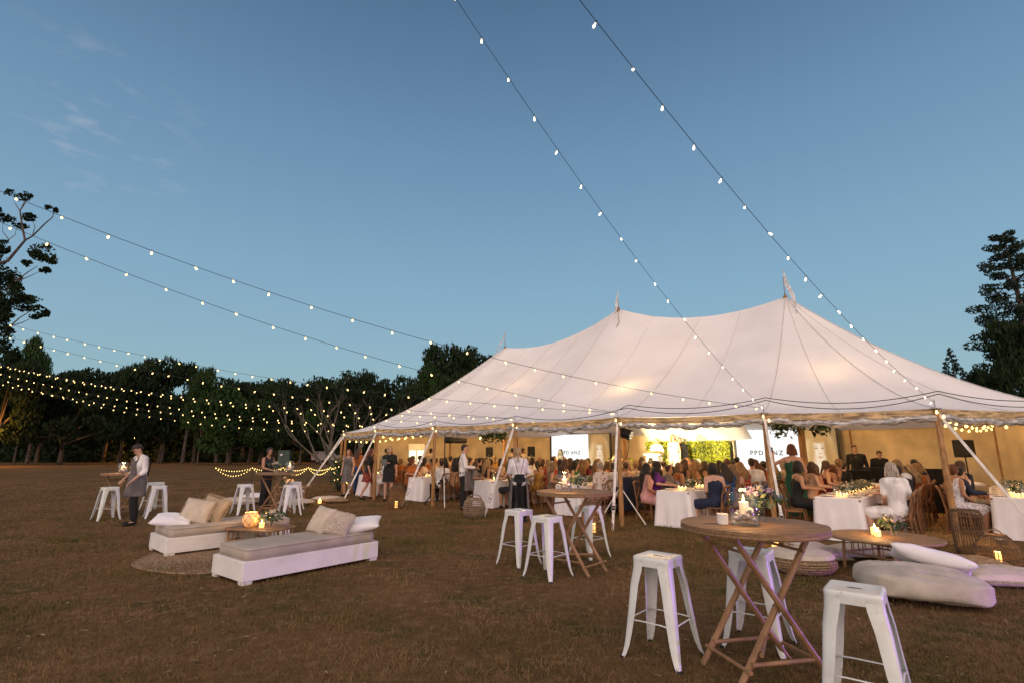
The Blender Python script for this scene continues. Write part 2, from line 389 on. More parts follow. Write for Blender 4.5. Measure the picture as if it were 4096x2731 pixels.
for k in range(NP * SUB):
    i, q = divmod(k, SUB); q /= SUB
    e, r = edge_pt(i, q), rs_at(i, q)
    if r == PK_A or r == PK_C: pass
    for j in range(NR + 1):
        t = (j / NR); t = 1 - (1 - t) ** 1.25
        z = e[2] + (r[2] - e[2]) * gprof(t)
        z -= 0.0
        vs.append((e[0] + (r[0] - e[0]) * t, e[1] + (r[1] - e[1]) * t, z))
n_ = NP * SUB
fs = [(k * (NR + 1) + j, ((k + 1) % n_) * (NR + 1) + j, ((k + 1) % n_) * (NR + 1) + j + 1, k * (NR + 1) + j + 1) for k in range(n_) for j in range(NR)]
roof.add(vs, fs)
me = roof.mesh('canopy', m_canvas); bm = bmesh.new(); bm.from_mesh(me); bmesh.ops.remove_doubles(bm, verts=bm.verts, dist=0.004)
bmesh.ops.recalc_face_normals(bm, faces=bm.faces); bm.to_mesh(me); bm.free(); me.polygons.foreach_set('use_smooth', [True] * len(me.polygons))
put('canopy', me, tent)
for k in range(0, n_, 4):                                   # sewn seams down every panel
    pts = [Vector(vs[k * (NR + 1) + j]) + Vector((0, 0, 0.012)) for j in range(NR)]
    wire(pts, 0.005 if k % 8 else 0.008, m_seam, 'seam', tent, 4)
# eave band, clear valance and the rolled-up side wall hanging under it
def noisy(p, s=3.0, a=0.02): 
    n = mnoise.noise_vector(Vector(p) * s); return (p[0] + n.x * a, p[1] + n.y * a, p[2] + n.z * a)
OPEN = [17, 18, 0, 1, 2, 3, 4, 5, 6, 7]
for i in OPEN:
    val = MB()
    def vf(a, b, i=i):
        e = edge_pt(i, a); sg = 4 * a * (1 - a)
        return noisy((e[0], e[1], e[2] - 0.005 - b * (0.10 + 0.035 * sg)), 4.0, 0.02 * b)
    val.grid(vf, 24, 3); obj('valance', val, m_valance, tent)
    pts = []; rr = []
    for q in range(65):
        a = q / 64; e = edge_pt(i, a); sg = 4 * a * (1 - a)
        z = e[2] - 0.155 - 0.05 * sg + 0.018 * math.sin(a * 25 + i)
        pts.append(noisy((e[0], e[1], z), 5, 0.02)); rr.append(0.058 + 0.014 * math.sin(a * 37 + 2 * i) + 0.010 * math.sin(a * 91))
    obj('rolled_wall', MB().tube(pts, rr, 8), m_roll, tent)
    for a in (0.25, 0.5, 0.75):
        e = edge_pt(i, a); wire([(e[0], e[1], e[2]), (e[0], e[1], e[2] - 0.24), (e[0], e[1], e[2] - 0.30)], 0.006, m_strap, 'tie_tape', tent, 4)
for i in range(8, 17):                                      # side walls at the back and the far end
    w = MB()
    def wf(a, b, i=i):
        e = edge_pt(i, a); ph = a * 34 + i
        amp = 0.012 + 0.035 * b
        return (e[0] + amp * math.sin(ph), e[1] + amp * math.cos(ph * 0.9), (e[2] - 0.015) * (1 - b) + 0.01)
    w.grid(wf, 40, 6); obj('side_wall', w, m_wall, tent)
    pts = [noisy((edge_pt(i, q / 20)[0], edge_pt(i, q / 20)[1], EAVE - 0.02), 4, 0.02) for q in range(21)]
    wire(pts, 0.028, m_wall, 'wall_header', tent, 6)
for i, (x, y) in enumerate(POSTS):
    p = MB().tube([(x, y, 0), (x, y, 0.04), (x, y, 1.2), (x, y, EAVE - 0.03)], [0.046, 0.052, 0.052, 0.044], 10)
    o = obj('side_pole', p, m_pole, tent)
    tp = MB().tube([(x, y, EAVE - 0.04), (x, y, EAVE + 0.16)], 0.008, 6); tp.box((x, y, EAVE - 0.005), (0.13, 0.13, 0.02)); obj('pole_cap', tp, m_steel, tent)
for (x, y, z) in (PK_A, PK_B, PK_C):
    obj('king_pole', MB().tube([(x, y, 0), (x, y, 3), (x, y, z + 0.02)], [0.095, 0.09, 0.06], 12), m_pole, tent)
    obj('finial', MB().tube([(x, y, z), (x, y, z + 0.1), (x, y, z + 0.62)], [0.05, 0.016, 0.012], 8), m_steel, tent)
# guy straps with ratchets and ground stakes
GUY = [(0, -7.95, 20.1), (1, -5.42, 17.15), (2, -3.17, 15.33), (3, -0.68, 13.22), (4, 2.05, 11.0), (5, 4.65, 9.2), (6, 8.55, 8.55), (18, -9.0, 23.3), (7, 11.6, 8.6)]
for i, gx, gy in GUY:
    x, y = POSTS[i]; a, b = Vector((x, y, EAVE - 0.04)), Vector((gx, gy, 0.04))
    s = MB(); d = (b - a).normalized(); sd = d.cross(Vector((0, 1, 0.1))).normalized() * 0.026; th = Vector((0, -0.004, 0))
    for t0, t1 in ((0.0, 0.80), (0.84, 1.0)):
        p, q = a.lerp(b, t0), a.lerp(b, t1)
        s.add([p - sd, p + sd, q + sd, q - sd, p - sd + th, p + sd + th, q + sd + th, q - sd + th], [(3, 2, 1, 0), (4, 5, 6, 7), (0, 1, 5, 4), (1, 2, 6, 5), (2, 3, 7, 6), (3, 0, 4, 7)])
    obj('guy_strap', s, m_strap, tent, False)
    c = a.lerp(b, 0.82); rt = MB()
    for sg in (-1, 1): rt.tube([c - d * 0.11 + sd * sg * 1.2, c + sd * sg * 1.5, c + d * 0.11 + sd * sg * 1.1], 0.007, 5)
    rt.tube([c - sd * 1.6, c + sd * 1.6], 0.014, 6); rt.tube([c - sd * 1.4 - d * 0.1, c + sd * 1.4 - d * 0.1], 0.008, 5); rt.tube([c + d * 0.1 - sd * 1.4, c + d * 0.1 + sd * 1.4], 0.008, 5)
    obj('ratchet', rt, m_steel, tent)
    obj('ground_stake', MB().tube([(gx, gy, -0.02), (gx - 0.01, gy - 0.01, 0.17)], [0.014, 0.018], 6), m_steel, tent)
# drooping pennants on the finials
m_flag = mat('pennant_cloth', (0.82, 0.80, 0.78), rough=0.8, trans=0.3, bump=0.3, bscale=12)
for n, ((px, py, pz), dx) in enumerate(((PK_A, -0.30), (PK_B, -0.20), (PK_C, -0.10))):
    fl = MB(); tall = (0.78, 0.75, 0.85)[n]
    def ff(a, b):
        wd = (0.04 + 0.15 * math.sin(math.pi * min(1, b * 1.05)) ** 0.8) * (1.0 if b < .95 else 0.5)
        x0 = px + dx * b * 1.7 * b; z0 = pz + tall - b * (1.55 if n == 2 else 1.25)
        return (x0 - (a - 0.1) * wd * 0.55 + 0.012 * math.sin(b * 9 + n), py - 0.28 + 0.22 * (1 - b) - (0.55 * b if n == 2 else 0.35 * b) + 0.05 * math.sin(a * 6 + b * 7), z0 - a * 0.06)
    fl.grid(ff, 5, 16); obj('pennant', fl, m_flag, tent)
wire([(4.0, 18.8, 7.1), (3.9, 18.1, 6.2), (3.45, 17.7, 5.35), (3.0, 17.4, 5.1), (2.6, 17.2, 4.55)], 0.014, mat('frayed_rope', (0.30, 0.24, 0.18)), 'loose_rope', tent, 5)
# black cables swagged from post top to post top
cb = MB()
for i in (1, 2, 3, 4, 5, 6):
    for off, sg in ((0, 0.16), (0.05, 0.22)):
        if off and i < 4: continue
        a, b = POSTS[i + 1] if i < 7 else POSTS[7], POSTS[i]
        zt = EAVE + (0.16 if i < 4 else 0.30) - off
        pts = []
        for q in range(15):
            t = q / 14; pts.append((b[0] + (a[0] - b[0]) * t + 0.02, b[1] + (a[1] - b[1]) * t - 0.10, (EAVE + 0.16 if i == 4 and t == 0 else zt) - sg * 4 * t * (1 - t)))
        cb.tube(pts, 0.0075, 4)
o = obj('power_cable', cb, m_cable); tag(o, 'black cable swagged along the front eave from pole to pole', 'cable')

# floor matting in the aisle on the basket side
fm = MB(); fm.add([(6.9, 9.45, 0.012), (8.55, 9.55, 0.012), (12.3, 14.6, 0.012), (10.6, 15.6, 0.012)], [(0, 1, 2, 3)])
fm.add([(6.9, 9.45, 0.0), (8.55, 9.55, 0.0), (8.55, 9.55, 0.012), (6.9, 9.45, 0.012)], [(0, 1, 2, 3)])
o = obj('floor_mat', fm, mat('coir_matting', (0.36, 0.20, 0.07), rough=0.9, var=0.15, scale=14, bump=0.8, bscale=60), smooth=False)
tag(o, 'brown woven matting laid along the aisle between the last two tables', 'mat')
# ------------------------------------------------------------------ festoon strings
def bulb_mesh(r, L, m):
    b = MB(); b.tube([(0, 0, 0.01), (0, 0, -L * 0.30)], [r * 0.34, r * 0.34], 6); n0 = len(b.f)
    b.cur = 1; b.lathe([(r * .35, -L * .30), (r * .8, -L * .75), (r, -L * 1.05), (r * .75, -L * 1.3), (r * .01, -L * 1.42)], 7)
    return b.mesh('bulb', [m_cable, m])
BULB = bulb_mesh(0.0175, 0.048, m_bulb); BULB_N = bulb_mesh(0.0115, 0.044, glow('bulb_glass_near', (1.0, 0.80, 0.48), 5.0)); BULB_S = bulb_mesh(0.022, 0.05, m_bulbw)
def string(name, label, a, b, sag, step, me, group, cable_r=0.006, seed=0, tw=0.75, parent=None, first=0.12, scale=1.0):
    rnd = random.Random(seed); a, b = Vector(a), Vector(b)
    n = 60; P_ = [a.lerp(b, i / n) - Vector((0, 0, 4 * sag * (i / n) * (1 - i / n))) for i in range(n + 1)]
    root = thing(name, label, 'string lights', tuple(a), 0, group)
    wire([p - a for p in P_], cable_r, m_cable, 'cable', root, 5)
    acc = 0; nxt = first
    for i in range(n):
        seg = (P_[i + 1] - P_[i]).length
        while nxt <= acc + seg and nxt > acc:
            t = (nxt - acc) / seg; p = P_[i].lerp(P_[i + 1], t) - a
            o = put('bulb', me, root, p); o.rotation_euler = (rnd.uniform(-tw, tw), rnd.uniform(-tw, tw), rnd.uniform(0, 6.3))
            if scale != 1: o.scale = (scale,) * 3
            nxt += step * rnd.uniform(0.88, 1.12)
        acc += seg
    return root
pt = lambda i: (POSTS[i][0], POSTS[i][1], EAVE + 0.10)
HUB0, HUB0b = (-2.84, 2.10, 8.44), (-1.95, 1.38, 6.62)
SG = 'festoon strings run from the tent out over the lawn'
STR = [
 ('string light strand climbing overhead from the post behind the large bar table', 5, (-2.84, 2.1, 8.44), .66),
 ('string light strand climbing overhead from the last timber post by the wicker lanterns', 6, (-1.95, 1.38, 6.62), .54),
 ('highest string light strand crossing the sky toward the tall gum tree', 5, (-9.31, 6.56, 6.07), .64),
 ('second highest string light strand against the open sky', 4, (-12.0, 6.33, 6.91), .71),
 ('string light strand just above the treetops joining the post with the moving light', 4, (-17.25, 14.92, 5.9), .53),
 ('string light strand that crosses the tops of the far trees', 3, (-21.33, 15.67, 6.82), .75),
 ('uppermost strand of the low bundle in front of the dark trees', 3, (-24.22, 22.35, 5.72), .54),
 ('second strand of the low bundle in front of the dark trees', 2, (-23.87, 21.86, 5.62), .41),
 ('third strand of the low bundle in front of the dark trees', 1, (-24.31, 22.79, 5.36), .46),
 ('lowest strand of the bundle, ending at the far tent corner', 0, (-25.02, 22.09, 5.63), .88),
 ('inner strand of the low bundle dipping between its neighbours', 1, (-24.9, 22.6, 5.05), .50)]
for k, (lb, pi_, hub, sg) in enumerate(STR):
    string('string_lights', lb, pt(pi_), hub, sg, (0.50, 0.50, 0.62, 0.60)[k] if k < 4 else 0.55, BULB if k > 1 else BULB_N, SG, 0.0045 if k > 1 else 0.0032, k)
# poles that carry the far ends
for k, (x, y, h) in enumerate(((-9.35, 6.5, 6.2), (-12.05, 6.3, 7.05), (-17.3, 14.95, 6.0), (-21.4, 15.7, 6.95), (-24.6, 22.5, 5.9), (-2.9, 2.0, 8.5), (-2.0, 1.25, 6.7))):
    o = obj('festoon_pole', MB().tube([(0, 0, 0), (0, 0, h)], [0.06, 0.045], 8), m_pole, None, loc=(x, y, 0))
    tag(o, 'timber pole on the lawn carrying the outer ends of the string lights', 'pole', 'outer festoon poles')
# strings tied to the eave inside the tent
string('eave_string_lights', 'short warm strand dipping from the far corner post into the tent', (-6.8, 21.5, 2.05), (-3.2, 19.3, 2.25), 0.10, 0.34, BULB_S, 'strands inside the tent', 0.004, 31, scale=1.5)
string('eave_string_lights', 'warm strand running back from the second post under the tent roof', (-4.6, 18.1, 2.15), (-2.6, 21.8, 3.1), 0.35, 0.42, BULB_S, 'strands inside the tent', 0.004, 32, scale=1.5)
for n, (dz, dd) in enumerate(((0, 0), (0.07, 0.12))):
    string('eave_string_lights', ('upper' if n == 0 else 'lower') + ' of two warm strands meeting at the corner pole beside the speaker', (8.2, 9.7 + dd, 2.20 - dz), (13.7, 14.75, 2.36 - dz), 0.10, 0.95, BULB_S, 'strands inside the tent', 0.005, 33 + n, scale=1.15)
string('eave_string_lights', 'warm strand hanging at the end wall of the tent above the last table', (10.8, 9.9, 2.25), (9.4, 10.9, 2.18), 0.08, 0.28, BULB_S, 'strands inside the tent', 0.004, 36, scale=1.2)
# one bulb at each post top
for i in (0, 1, 2, 3, 4, 5, 6):
    for k, (dx, dz) in enumerate(((0.05, -0.10), (-0.06, -0.02))):
        o = put('post_bulb', BULB, None, (POSTS[i][0] + dx, POSTS[i][1] - 0.09, EAVE + dz)); o.scale = (1.3,) * 3
        tag(o, 'warm bulb tied at the head of a timber tent post', 'bulb', 'bulbs tied at the post heads')

# low swagged fairy-light rope fence on the lawn
fy = 25.0; fence = thing('fairy_light_fence', 'low rope fence draped with swags of fairy lights in front of the dark trees', 'fence', (0, 0, 0))
fx = [P0 * 1.7415 for P0 in (523, 598, 661, 713, 760, 796)]; tops = [((u - 2048) / 2048 * fy / 0.99, fy + 0.25 * k) for k, u in enumerate(fx)]
for k, (x, y) in enumerate(tops):
    if k: obj('post', MB().tube([(x, y, 0), (x, y, 0.90)], 0.012, 6), m_black, fence)
    if k < len(tops) - 1:
        x2, y2 = tops[k + 1]
        for s_, sg in enumerate((0.14, 0.34)):
            pts = [(x + (x2 - x) * t, y + (y2 - y) * t - 0.05 * s_, 0.86 - 4 * sg * t * (1 - t) * (1 if k else 1.1)) for t in [i / 14 for i in range(15)]]
            wire(pts, 0.005, m_cable, 'cable', fence, 4)
            for p in pts[:-1]:
                o = put('bulb', BULB_S, fence, p); o.scale = (0.85,) * 3

# ------------------------------------------------------------------ lights the place has
def bulb_pendant(x, y, z, e, label, zc):
    t = thing('pendant_bulb', label, 'pendant lamp', (x, y, z), 0, 'pendant bulbs under the tent roof')
    wire([(0, 0, 0.08), (0, 0, zc - z)], 0.004, m_cable, 'cord', t, 4)
    b = MB(); b.ball((0, 0, 0), (0.05, 0.05, 0.065), 10, 8); obj('glass', b, m_bulb, t)
    lamp('bulb_light', (0, 0, -0.02), e, WARM, 0.10, t)
bulb_pendant(-1.35, 22.2, 2.15, 150, 'warm bulb hanging beside the king pole at the far end of the tent', 3.6)
for k, (x, y) in enumerate(((-4.3, 23.6), (1.0, 24.6), (5.6, 22.0), (0.6, 18.9), (5.2, 16.6), (9.6, 17.3), (11.4, 13.4), (7.6, 12.2), (3.4, 14.6))):
    bulb_pendant(x, y, 2.95, (200, 170, 190, 150, 150, 140, 95, 60, 100)[k], 'warm bulb hanging from the tent ceiling among the others', 3.3)

def candle_light(loc, e, parent=None): return lamp('candle_glow', loc, e, (1.0, 0.50, 0.16), 0.03, parent)

# profile spotlight on a tripod, moving head on another
def aim(o, loc, tgt):
    d = Vector(tgt) - Vector(loc); o.rotation_euler = d.to_track_quat('-Z', 'Y').to_euler()
STAGE = (7.4, 21.6)
t = thing('profile_spotlight', 'black profile spotlight on a tall tripod stand by the third timber post', 'stage light', (-2.05, 15.95, 0))
obj('stand_tube', MB().tube([(0, 0, 0.35), (0, 0, 2.3)], [0.022, 0.016], 8), m_black, t)
for k, (dx, dy) in enumerate(((-0.62, 0.35), (0.12, -0.62), (0.60, 0.45))):
    obj('stand_leg', MB().tube([(0, 0, 0.85), (dx, dy, 0.02)], 0.016, 6), m_strap if k == 1 else m_black, t)
    obj('brace', MB().tube([(0, 0, 0.40), (dx * .55, dy * .55, 0.40)], 0.009, 6), m_black, t)
d_ = Vector((0.80, 0.55, -0.02)).normalized(); c_ = Vector((0.30, 0.15, 1.93))
obj('barrel', MB().tube([c_ - d_ * .36, c_ - d_ * .34, c_ - d_ * .12, c_ - d_ * .10, c_ + d_ * .36, c_ + d_ * .38], [0.05, 0.10, 0.10, 0.085, 0.085, 0.07], 12), m_black, t)
obj('yoke', MB().tube([c_ + Vector((-.08, .1, 0)), c_ + Vector((-.08, .1, .26)), c_ + Vector((.08, -.1, .26)), c_ + Vector((.08, -.1, 0))], 0.012, 6), m_black, t)
obj('clamp', MB().box((0.05, 0, 2.18), (0.16, 0.06, 0.06)), m_black, t)
l = lamp('spot_beam', tuple(c_ + d_ * .45), 14000, (1.0, 0.78, 0.42), 0.05, t, 'SPOT'); l.data.spot_size = R(22); l.data.spot_blend = 0.5
aim(l, (c_ + Vector((-2.05, 15.95, 0))), (STAGE[0] + 0.4, STAGE[1] + 1.2, 1.6))
t = thing('moving_head_light', 'black stage light with many lenses clamped to a white-legged tripod beside a timber post', 'stage light', (2.50, 12.25, 0))
obj('stand_tube', MB().tube([(0, 0, 0.5), (0, 0, 2.25)], 0.02, 8), m_strap, t)
for dx, dy in ((-0.55, -0.10), (0.42, -0.55), (0.12, 0.55)):
    obj('stand_leg', MB().tube([(0, 0, 0.80), (dx, dy, 0.02)], 0.014, 6), m_strap if dy < .4 else m_black, t)
    obj('foot', MB().ball((dx, dy, 0.025), 0.022), m_rubber, t)
hc = Vector((0.14, -0.02, 2.02)); hd = Vector((0.75, -0.45, -0.30)).normalized()
obj('lamp_housing', MB().tube([hc - hd * .17, hc - hd * .15, hc + hd * .12, hc + hd * .17], [0.07, 0.12, 0.13, 0.12], 12), m_black, t)
obj('bracket', MB().tube([hc + Vector((0, .14, 0)), hc + Vector((-.10, .12, .16)), hc + Vector((-.10, -.12, .16)), hc + Vector((0, -.14, 0))], 0.012, 6), m_black, t)
u_ = hd.cross(Vector((0, 0, 1))).normalized(); v_ = hd.cross(u_)
for k in range(7):
    a = k * math.pi / 3; q = hc + hd * .175 + (u_ * math.cos(a) + v_ * math.sin(a)) * (0.075 if k < 6 else 0)
    obj('lens', MB().ball(q, 0.026, 8, 6), mat('lens_glass', (0.75, 0.72, 0.62), rough=0.1, emit=(1, .85, .55), estr=0.5), t)
obj('cable', MB().tube([hc + Vector((-.1, 0, -.05)), hc + Vector((-.22, -.1, -.45)), hc + Vector((0, -.1, -.62)), hc + Vector((.1, 0, -.3)), hc + Vector((.08, 0, 0))], 0.007, 5), m_cable, t)
l = lamp('stage_beam', tuple(hc + Vector((.1, .25, .05))), 14000, (1.0, 0.80, 0.46), 0.05, t, 'SPOT'); l.data.spot_size = R(26); l.data.spot_blend = 0.6
aim(l, hc + Vector((2.5, 12.25, 0)), (7.9, 22.6, 2.1))
# violet uplighter standing on the lawn beyond the right edge
t = thing('violet_uplighter', 'small black floor uplighter throwing violet light across the stools', 'stage light', (10.6, 3.3, 0))
b = MB(); b.tube([(0, 0, 0.12), (-0.16, 0.01, 0.2)], [0.08, 0.1], 12); obj('lamp_housing', b, m_black, t); obj('base', MB().box((0, 0, 0.03), (0.22, 0.2, 0.06)), m_black, t)
l = lamp('violet_beam', (-0.2, 0.01, 0.55), 1300, (0.45, 0.12, 1.0), 0.06, t, 'SPOT'); l.data.spot_size = R(62); l.data.spot_blend = 0.7
aim(l, (10.4, 3.3, .55), (1.5, 6.2, 0.95))

# ------------------------------------------------------------------ screens, speakers, stage
DN = Vector((0.74, -0.67, 0)).normalized()      # along the tent
NB = Vector((0.67, 0.74, 0)).normalized()       # toward the back
AZ = math.atan2(DN.y, DN.x)
def portrait_material():      # the picture shown on the screens: hair, face, features and shoulders as soft shapes of light
    m = bpy.data.materials.new('screen_portrait'); m.use_nodes = True; N, L = m.node_tree.nodes, m.node_tree.links; N.clear()
    o = N.new('ShaderNodeOutputMaterial'); e = N.new('ShaderNodeEmission'); L.new(e.outputs[0], o.inputs['Surface']); e.inputs['Strength'].default_value = 0.92
    tc = N.new('ShaderNodeTexCoord'); nz = N.new('ShaderNodeTexNoise'); nz.inputs['Scale'].default_value = 3.0; L.new(tc.outputs['UV'], nz.inputs['Vector'])
    cur = None
    base = N.new('ShaderNodeRGB'); base.outputs[0].default_value = (.40, .235, .10, 1); cur = base.outputs[0]
    def ell(cx, cy, rx, ry, col, soft=.25, wob=0.0, rot=0.0):
        nonlocal cur
        src = tc.outputs['UV']
        if wob:
            s1 = N.new('ShaderNodeVectorMath'); s1.operation = 'SUBTRACT'; s1.inputs[1].default_value = (.5, .5, .5); L.new(nz.outputs['Color'], s1.inputs[0])
            s2 = N.new('ShaderNodeVectorMath'); s2.operation = 'MULTIPLY_ADD'; s2.inputs[1].default_value = (wob, wob, 0); L.new(s1.outputs[0], s2.inputs[0]); L.new(src, s2.inputs[2]); src = s2.outputs[0]
        a = N.new('ShaderNodeVectorMath'); a.operation = 'SUBTRACT'; a.inputs[1].default_value = (cx, cy, 0); L.new(src, a.inputs[0])
        r = N.new('ShaderNodeVectorRotate'); r.rotation_type = 'Z_AXIS'; r.inputs['Angle'].default_value = rot; L.new(a.outputs[0], r.inputs['Vector'])
        d = N.new('ShaderNodeVectorMath'); d.operation = 'MULTIPLY'; d.inputs[1].default_value = (1 / rx, 1 / ry, 0); L.new(r.outputs[0], d.inputs[0])
        ln = N.new('ShaderNodeVectorMath'); ln.operation = 'LENGTH'; L.new(d.outputs[0], ln.inputs[0])
        mr = N.new('ShaderNodeMapRange'); mr.interpolation_type = 'SMOOTHSTEP'; mr.inputs['From Min'].default_value = 1 + soft; mr.inputs['From Max'].default_value = max(0, 1 - soft); L.new(ln.outputs['Value'], mr.inputs['Value'])
        mx = N.new('ShaderNodeMix'); mx.data_type = 'RGBA'; mx.inputs['B'].default_value = (*col, 1); L.new(mr.outputs['Result'], mx.inputs['Factor']); L.new(cur, mx.inputs['A']); cur = mx.outputs['Result']
    ell(.48, .66, .40, .30, (.78, .48, .20), .25, .25); ell(.20, .42, .20, .30, (.88, .60, .30), .4, .3, .3); ell(.80, .42, .17, .30, (.58, .32, .12), .4, .3, -.3)
    ell(.44, .06, .50, .24, (1, .93, .76), .25, .05); ell(.50, .28, .12, .18, (1, .84, .60), .4); ell(.60, .30, .06, .14, (.80, .54, .30), .6)
    ell(.28, .56, .12, .30, (.86, .56, .27), .5, .2, .25); ell(.78, .54, .10, .28, (.60, .33, .12), .5, .2, -.2); ell(.52, .58, .18, .225, (1.0, .80, .56), .22); ell(.66, .58, .07, .20, (.88, .62, .38), .9); ell(.37, .45, .05, .14, (.90, .64, .40), .9); ell(.46, .86, .30, .13, (.62, .34, .12), .3, .12, .15); ell(.29, .52, .075, .34, (.70, .42, .17), .45, .15, .2); ell(.76, .50, .07, .32, (.50, .27, .09), .45, .15, -.2)
    for sx, rr in ((-1, .1), (1, -.1)):
        ell(.53 + .09 * sx, .625, .044, .015, (.42, .25, .14), .6, 0, rr); ell(.53 + .10 * sx, .672, .060, .009, (.62, .40, .22), .6, 0, rr * 2)
    ell(.50, .58, .012, .06, (.92, .70, .48), .8); ell(.535, .525, .034, .012, (.72, .44, .28), .7); ell(.53, .455, .062, .020, (.76, .40, .28), .45); ell(.53, .385, .05, .012, (.86, .62, .42), .9)
    L.new(cur, e.inputs['Color']); return m
m_portrait = portrait_material()
def portrait(parent, x0, w, h, z0, m):
    b = MB(); b.quad((x0, -0.012, z0), (x0 + w, -0.012, z0), (x0 + w, -0.012, z0 + h), (x0, -0.012, z0 + h)); me = b.mesh('portrait', m_portrait, False)
    uv = me.uv_layers.new(name='uv')
    for i, c in enumerate(((0, 0), (1, 0), (1, 1), (0, 1))): uv.data[i].uv = c
    put('portrait', me, parent)
def screen(s0, label, txt_off):
    base = Vector((8.0 + .74 * s0, 22.4 - .67 * s0, 0)); W = 3.75; Hh = 2.15; z0 = 0.40
    t = thing('projection_screen', label, 'screen', tuple(base), AZ, 'screens on either side of the stage')
    fr = 0.10
    for nm, c, s in (('frame_rail', (W / 2, 0, z0 + Hh - fr / 2), (W, .05, fr)), ('frame_rail', (W / 2, 0, z0 + fr / 2), (W, .05, fr)),
                     ('frame_stile', (fr / 2, 0, z0 + Hh / 2), (fr, .052, Hh)), ('frame_stile', (W - fr / 2, 0, z0 + Hh / 2), (fr, .052, Hh))):
        obj(nm, MB().box(c, s), m_black, t, False)
    for x in (0.3, W - 0.3): obj('leg', MB().box((x, 0.03, z0 / 2), (0.05, 0.4, z0)), m_black, t, False)
    b = MB(); x1 = fr + (W - 2 * fr) * 0.655
    b.quad((fr, -.010, z0 + fr), (x1, -.010, z0 + fr), (x1, -.010, z0 + Hh - fr), (fr, -.010, z0 + Hh - fr))
    obj('screen_surface', b, glow('screen_white', (1.0, 0.99, 0.96), 1.15, True), t, False)
    portrait(t, x1, W - fr - x1, Hh - 2 * fr, z0 + fr, None)
    bk = MB(); bk.box((W / 2, 0.012, z0 + Hh / 2), (W - 2 * fr, .01, Hh - 2 * fr)); obj('backing', bk, m_black, t, False)
    c = bpy.data.curves.new('lettering', 'FONT'); c.body = 'PPD ANZ'; c.size = 0.25; c.offset = 0.006; c.space_character = 1.25; c.extrude = 0.001; c.align_x = 'CENTER'
    tmp = bpy.data.objects.new('tmp', c); COL.objects.link(tmp); dg = bpy.context.evaluated_depsgraph_get(); dg.update()
    me = bpy.data.meshes.new_from_object(tmp.evaluated_get(dg)); bpy.data.objects.remove(tmp); me.materials.clear(); me.materials.append(glow('screen_ink', (0.16, 0.17, 0.14), 1.0))
    o = put('lettering', me, t, (txt_off, -0.02, 1.46)); o.rotation_euler = (R(90), 0, 0)
    return t
screen(-8.06, 'white projection screen reading PPD ANZ, deeper in the tent, with a woman portrait', 1.33)
screen(1.48, 'larger nearer projection screen reading PPD ANZ behind the woman in green', 1.22)

def speaker(x, y, z, w, h, face, label, pole=True, rz=0.0):
    t = thing('loudspeaker', label, 'loudspeaker', (x, y, 0), face, 'black loudspeakers on stands')
    b = MB(); b.box((0, 0, z), (w, w * .85, h), bev=.02); obj('cabinet', b, m_black, t)
    gr = MB(); gr.box((0, -w * .43, z + .01), (w * .86, .012, h * .9)); obj('grille', gr, mat('speaker_grille', (.02, .02, .022), rough=.8, bump=.6, bscale=200), t)
    bd = MB(); bd.box((0, -w * .44, z - h * .36), (.05, .006, .03)); obj('badge', bd, m_steel, t)
    obj('stand', MB().tube([(0, 0, .75), (0, 0, z - h / 2)], .018, 8), m_black, t)
    for k in range(3):
        a = k * 2.094; obj('stand_leg', MB().tube([(0, 0, .8), (.5 * math.cos(a), .5 * math.sin(a), .02)], .012, 6), m_black, t)
def uvY(u, v, Y):
    x = (u - 2048) / 2048; y = -(v - 1365.5) / 2048; c = 0.97789; s = 0.20914
    dy, dz = c - y * s, s + y * c; tt = Y / dy
    return (x * tt, Y, 1.6 + dz * tt)
for u, v, Y, w, h, fa, lb in ((1958, 1806, 25.5, .33, .46, -.1, 'black loudspeaker on a stand under the pendant bulb'),
                              (2125, 1804, 24.5, .35, .47, 0.0, 'black loudspeaker beside the PPD ANZ screen and back wall'),
                              (3597, 1796, 17.6, .46, .56, .25, 'black loudspeaker behind the disc jockey booth'),
                              (3855, 1792, 14.6, .40, .48, .4, 'black loudspeaker on a thin stand near the corner pole with strands')):
    x, y, z = uvY(u, v, Y); speaker(x, y, z, w, h, fa, lb)

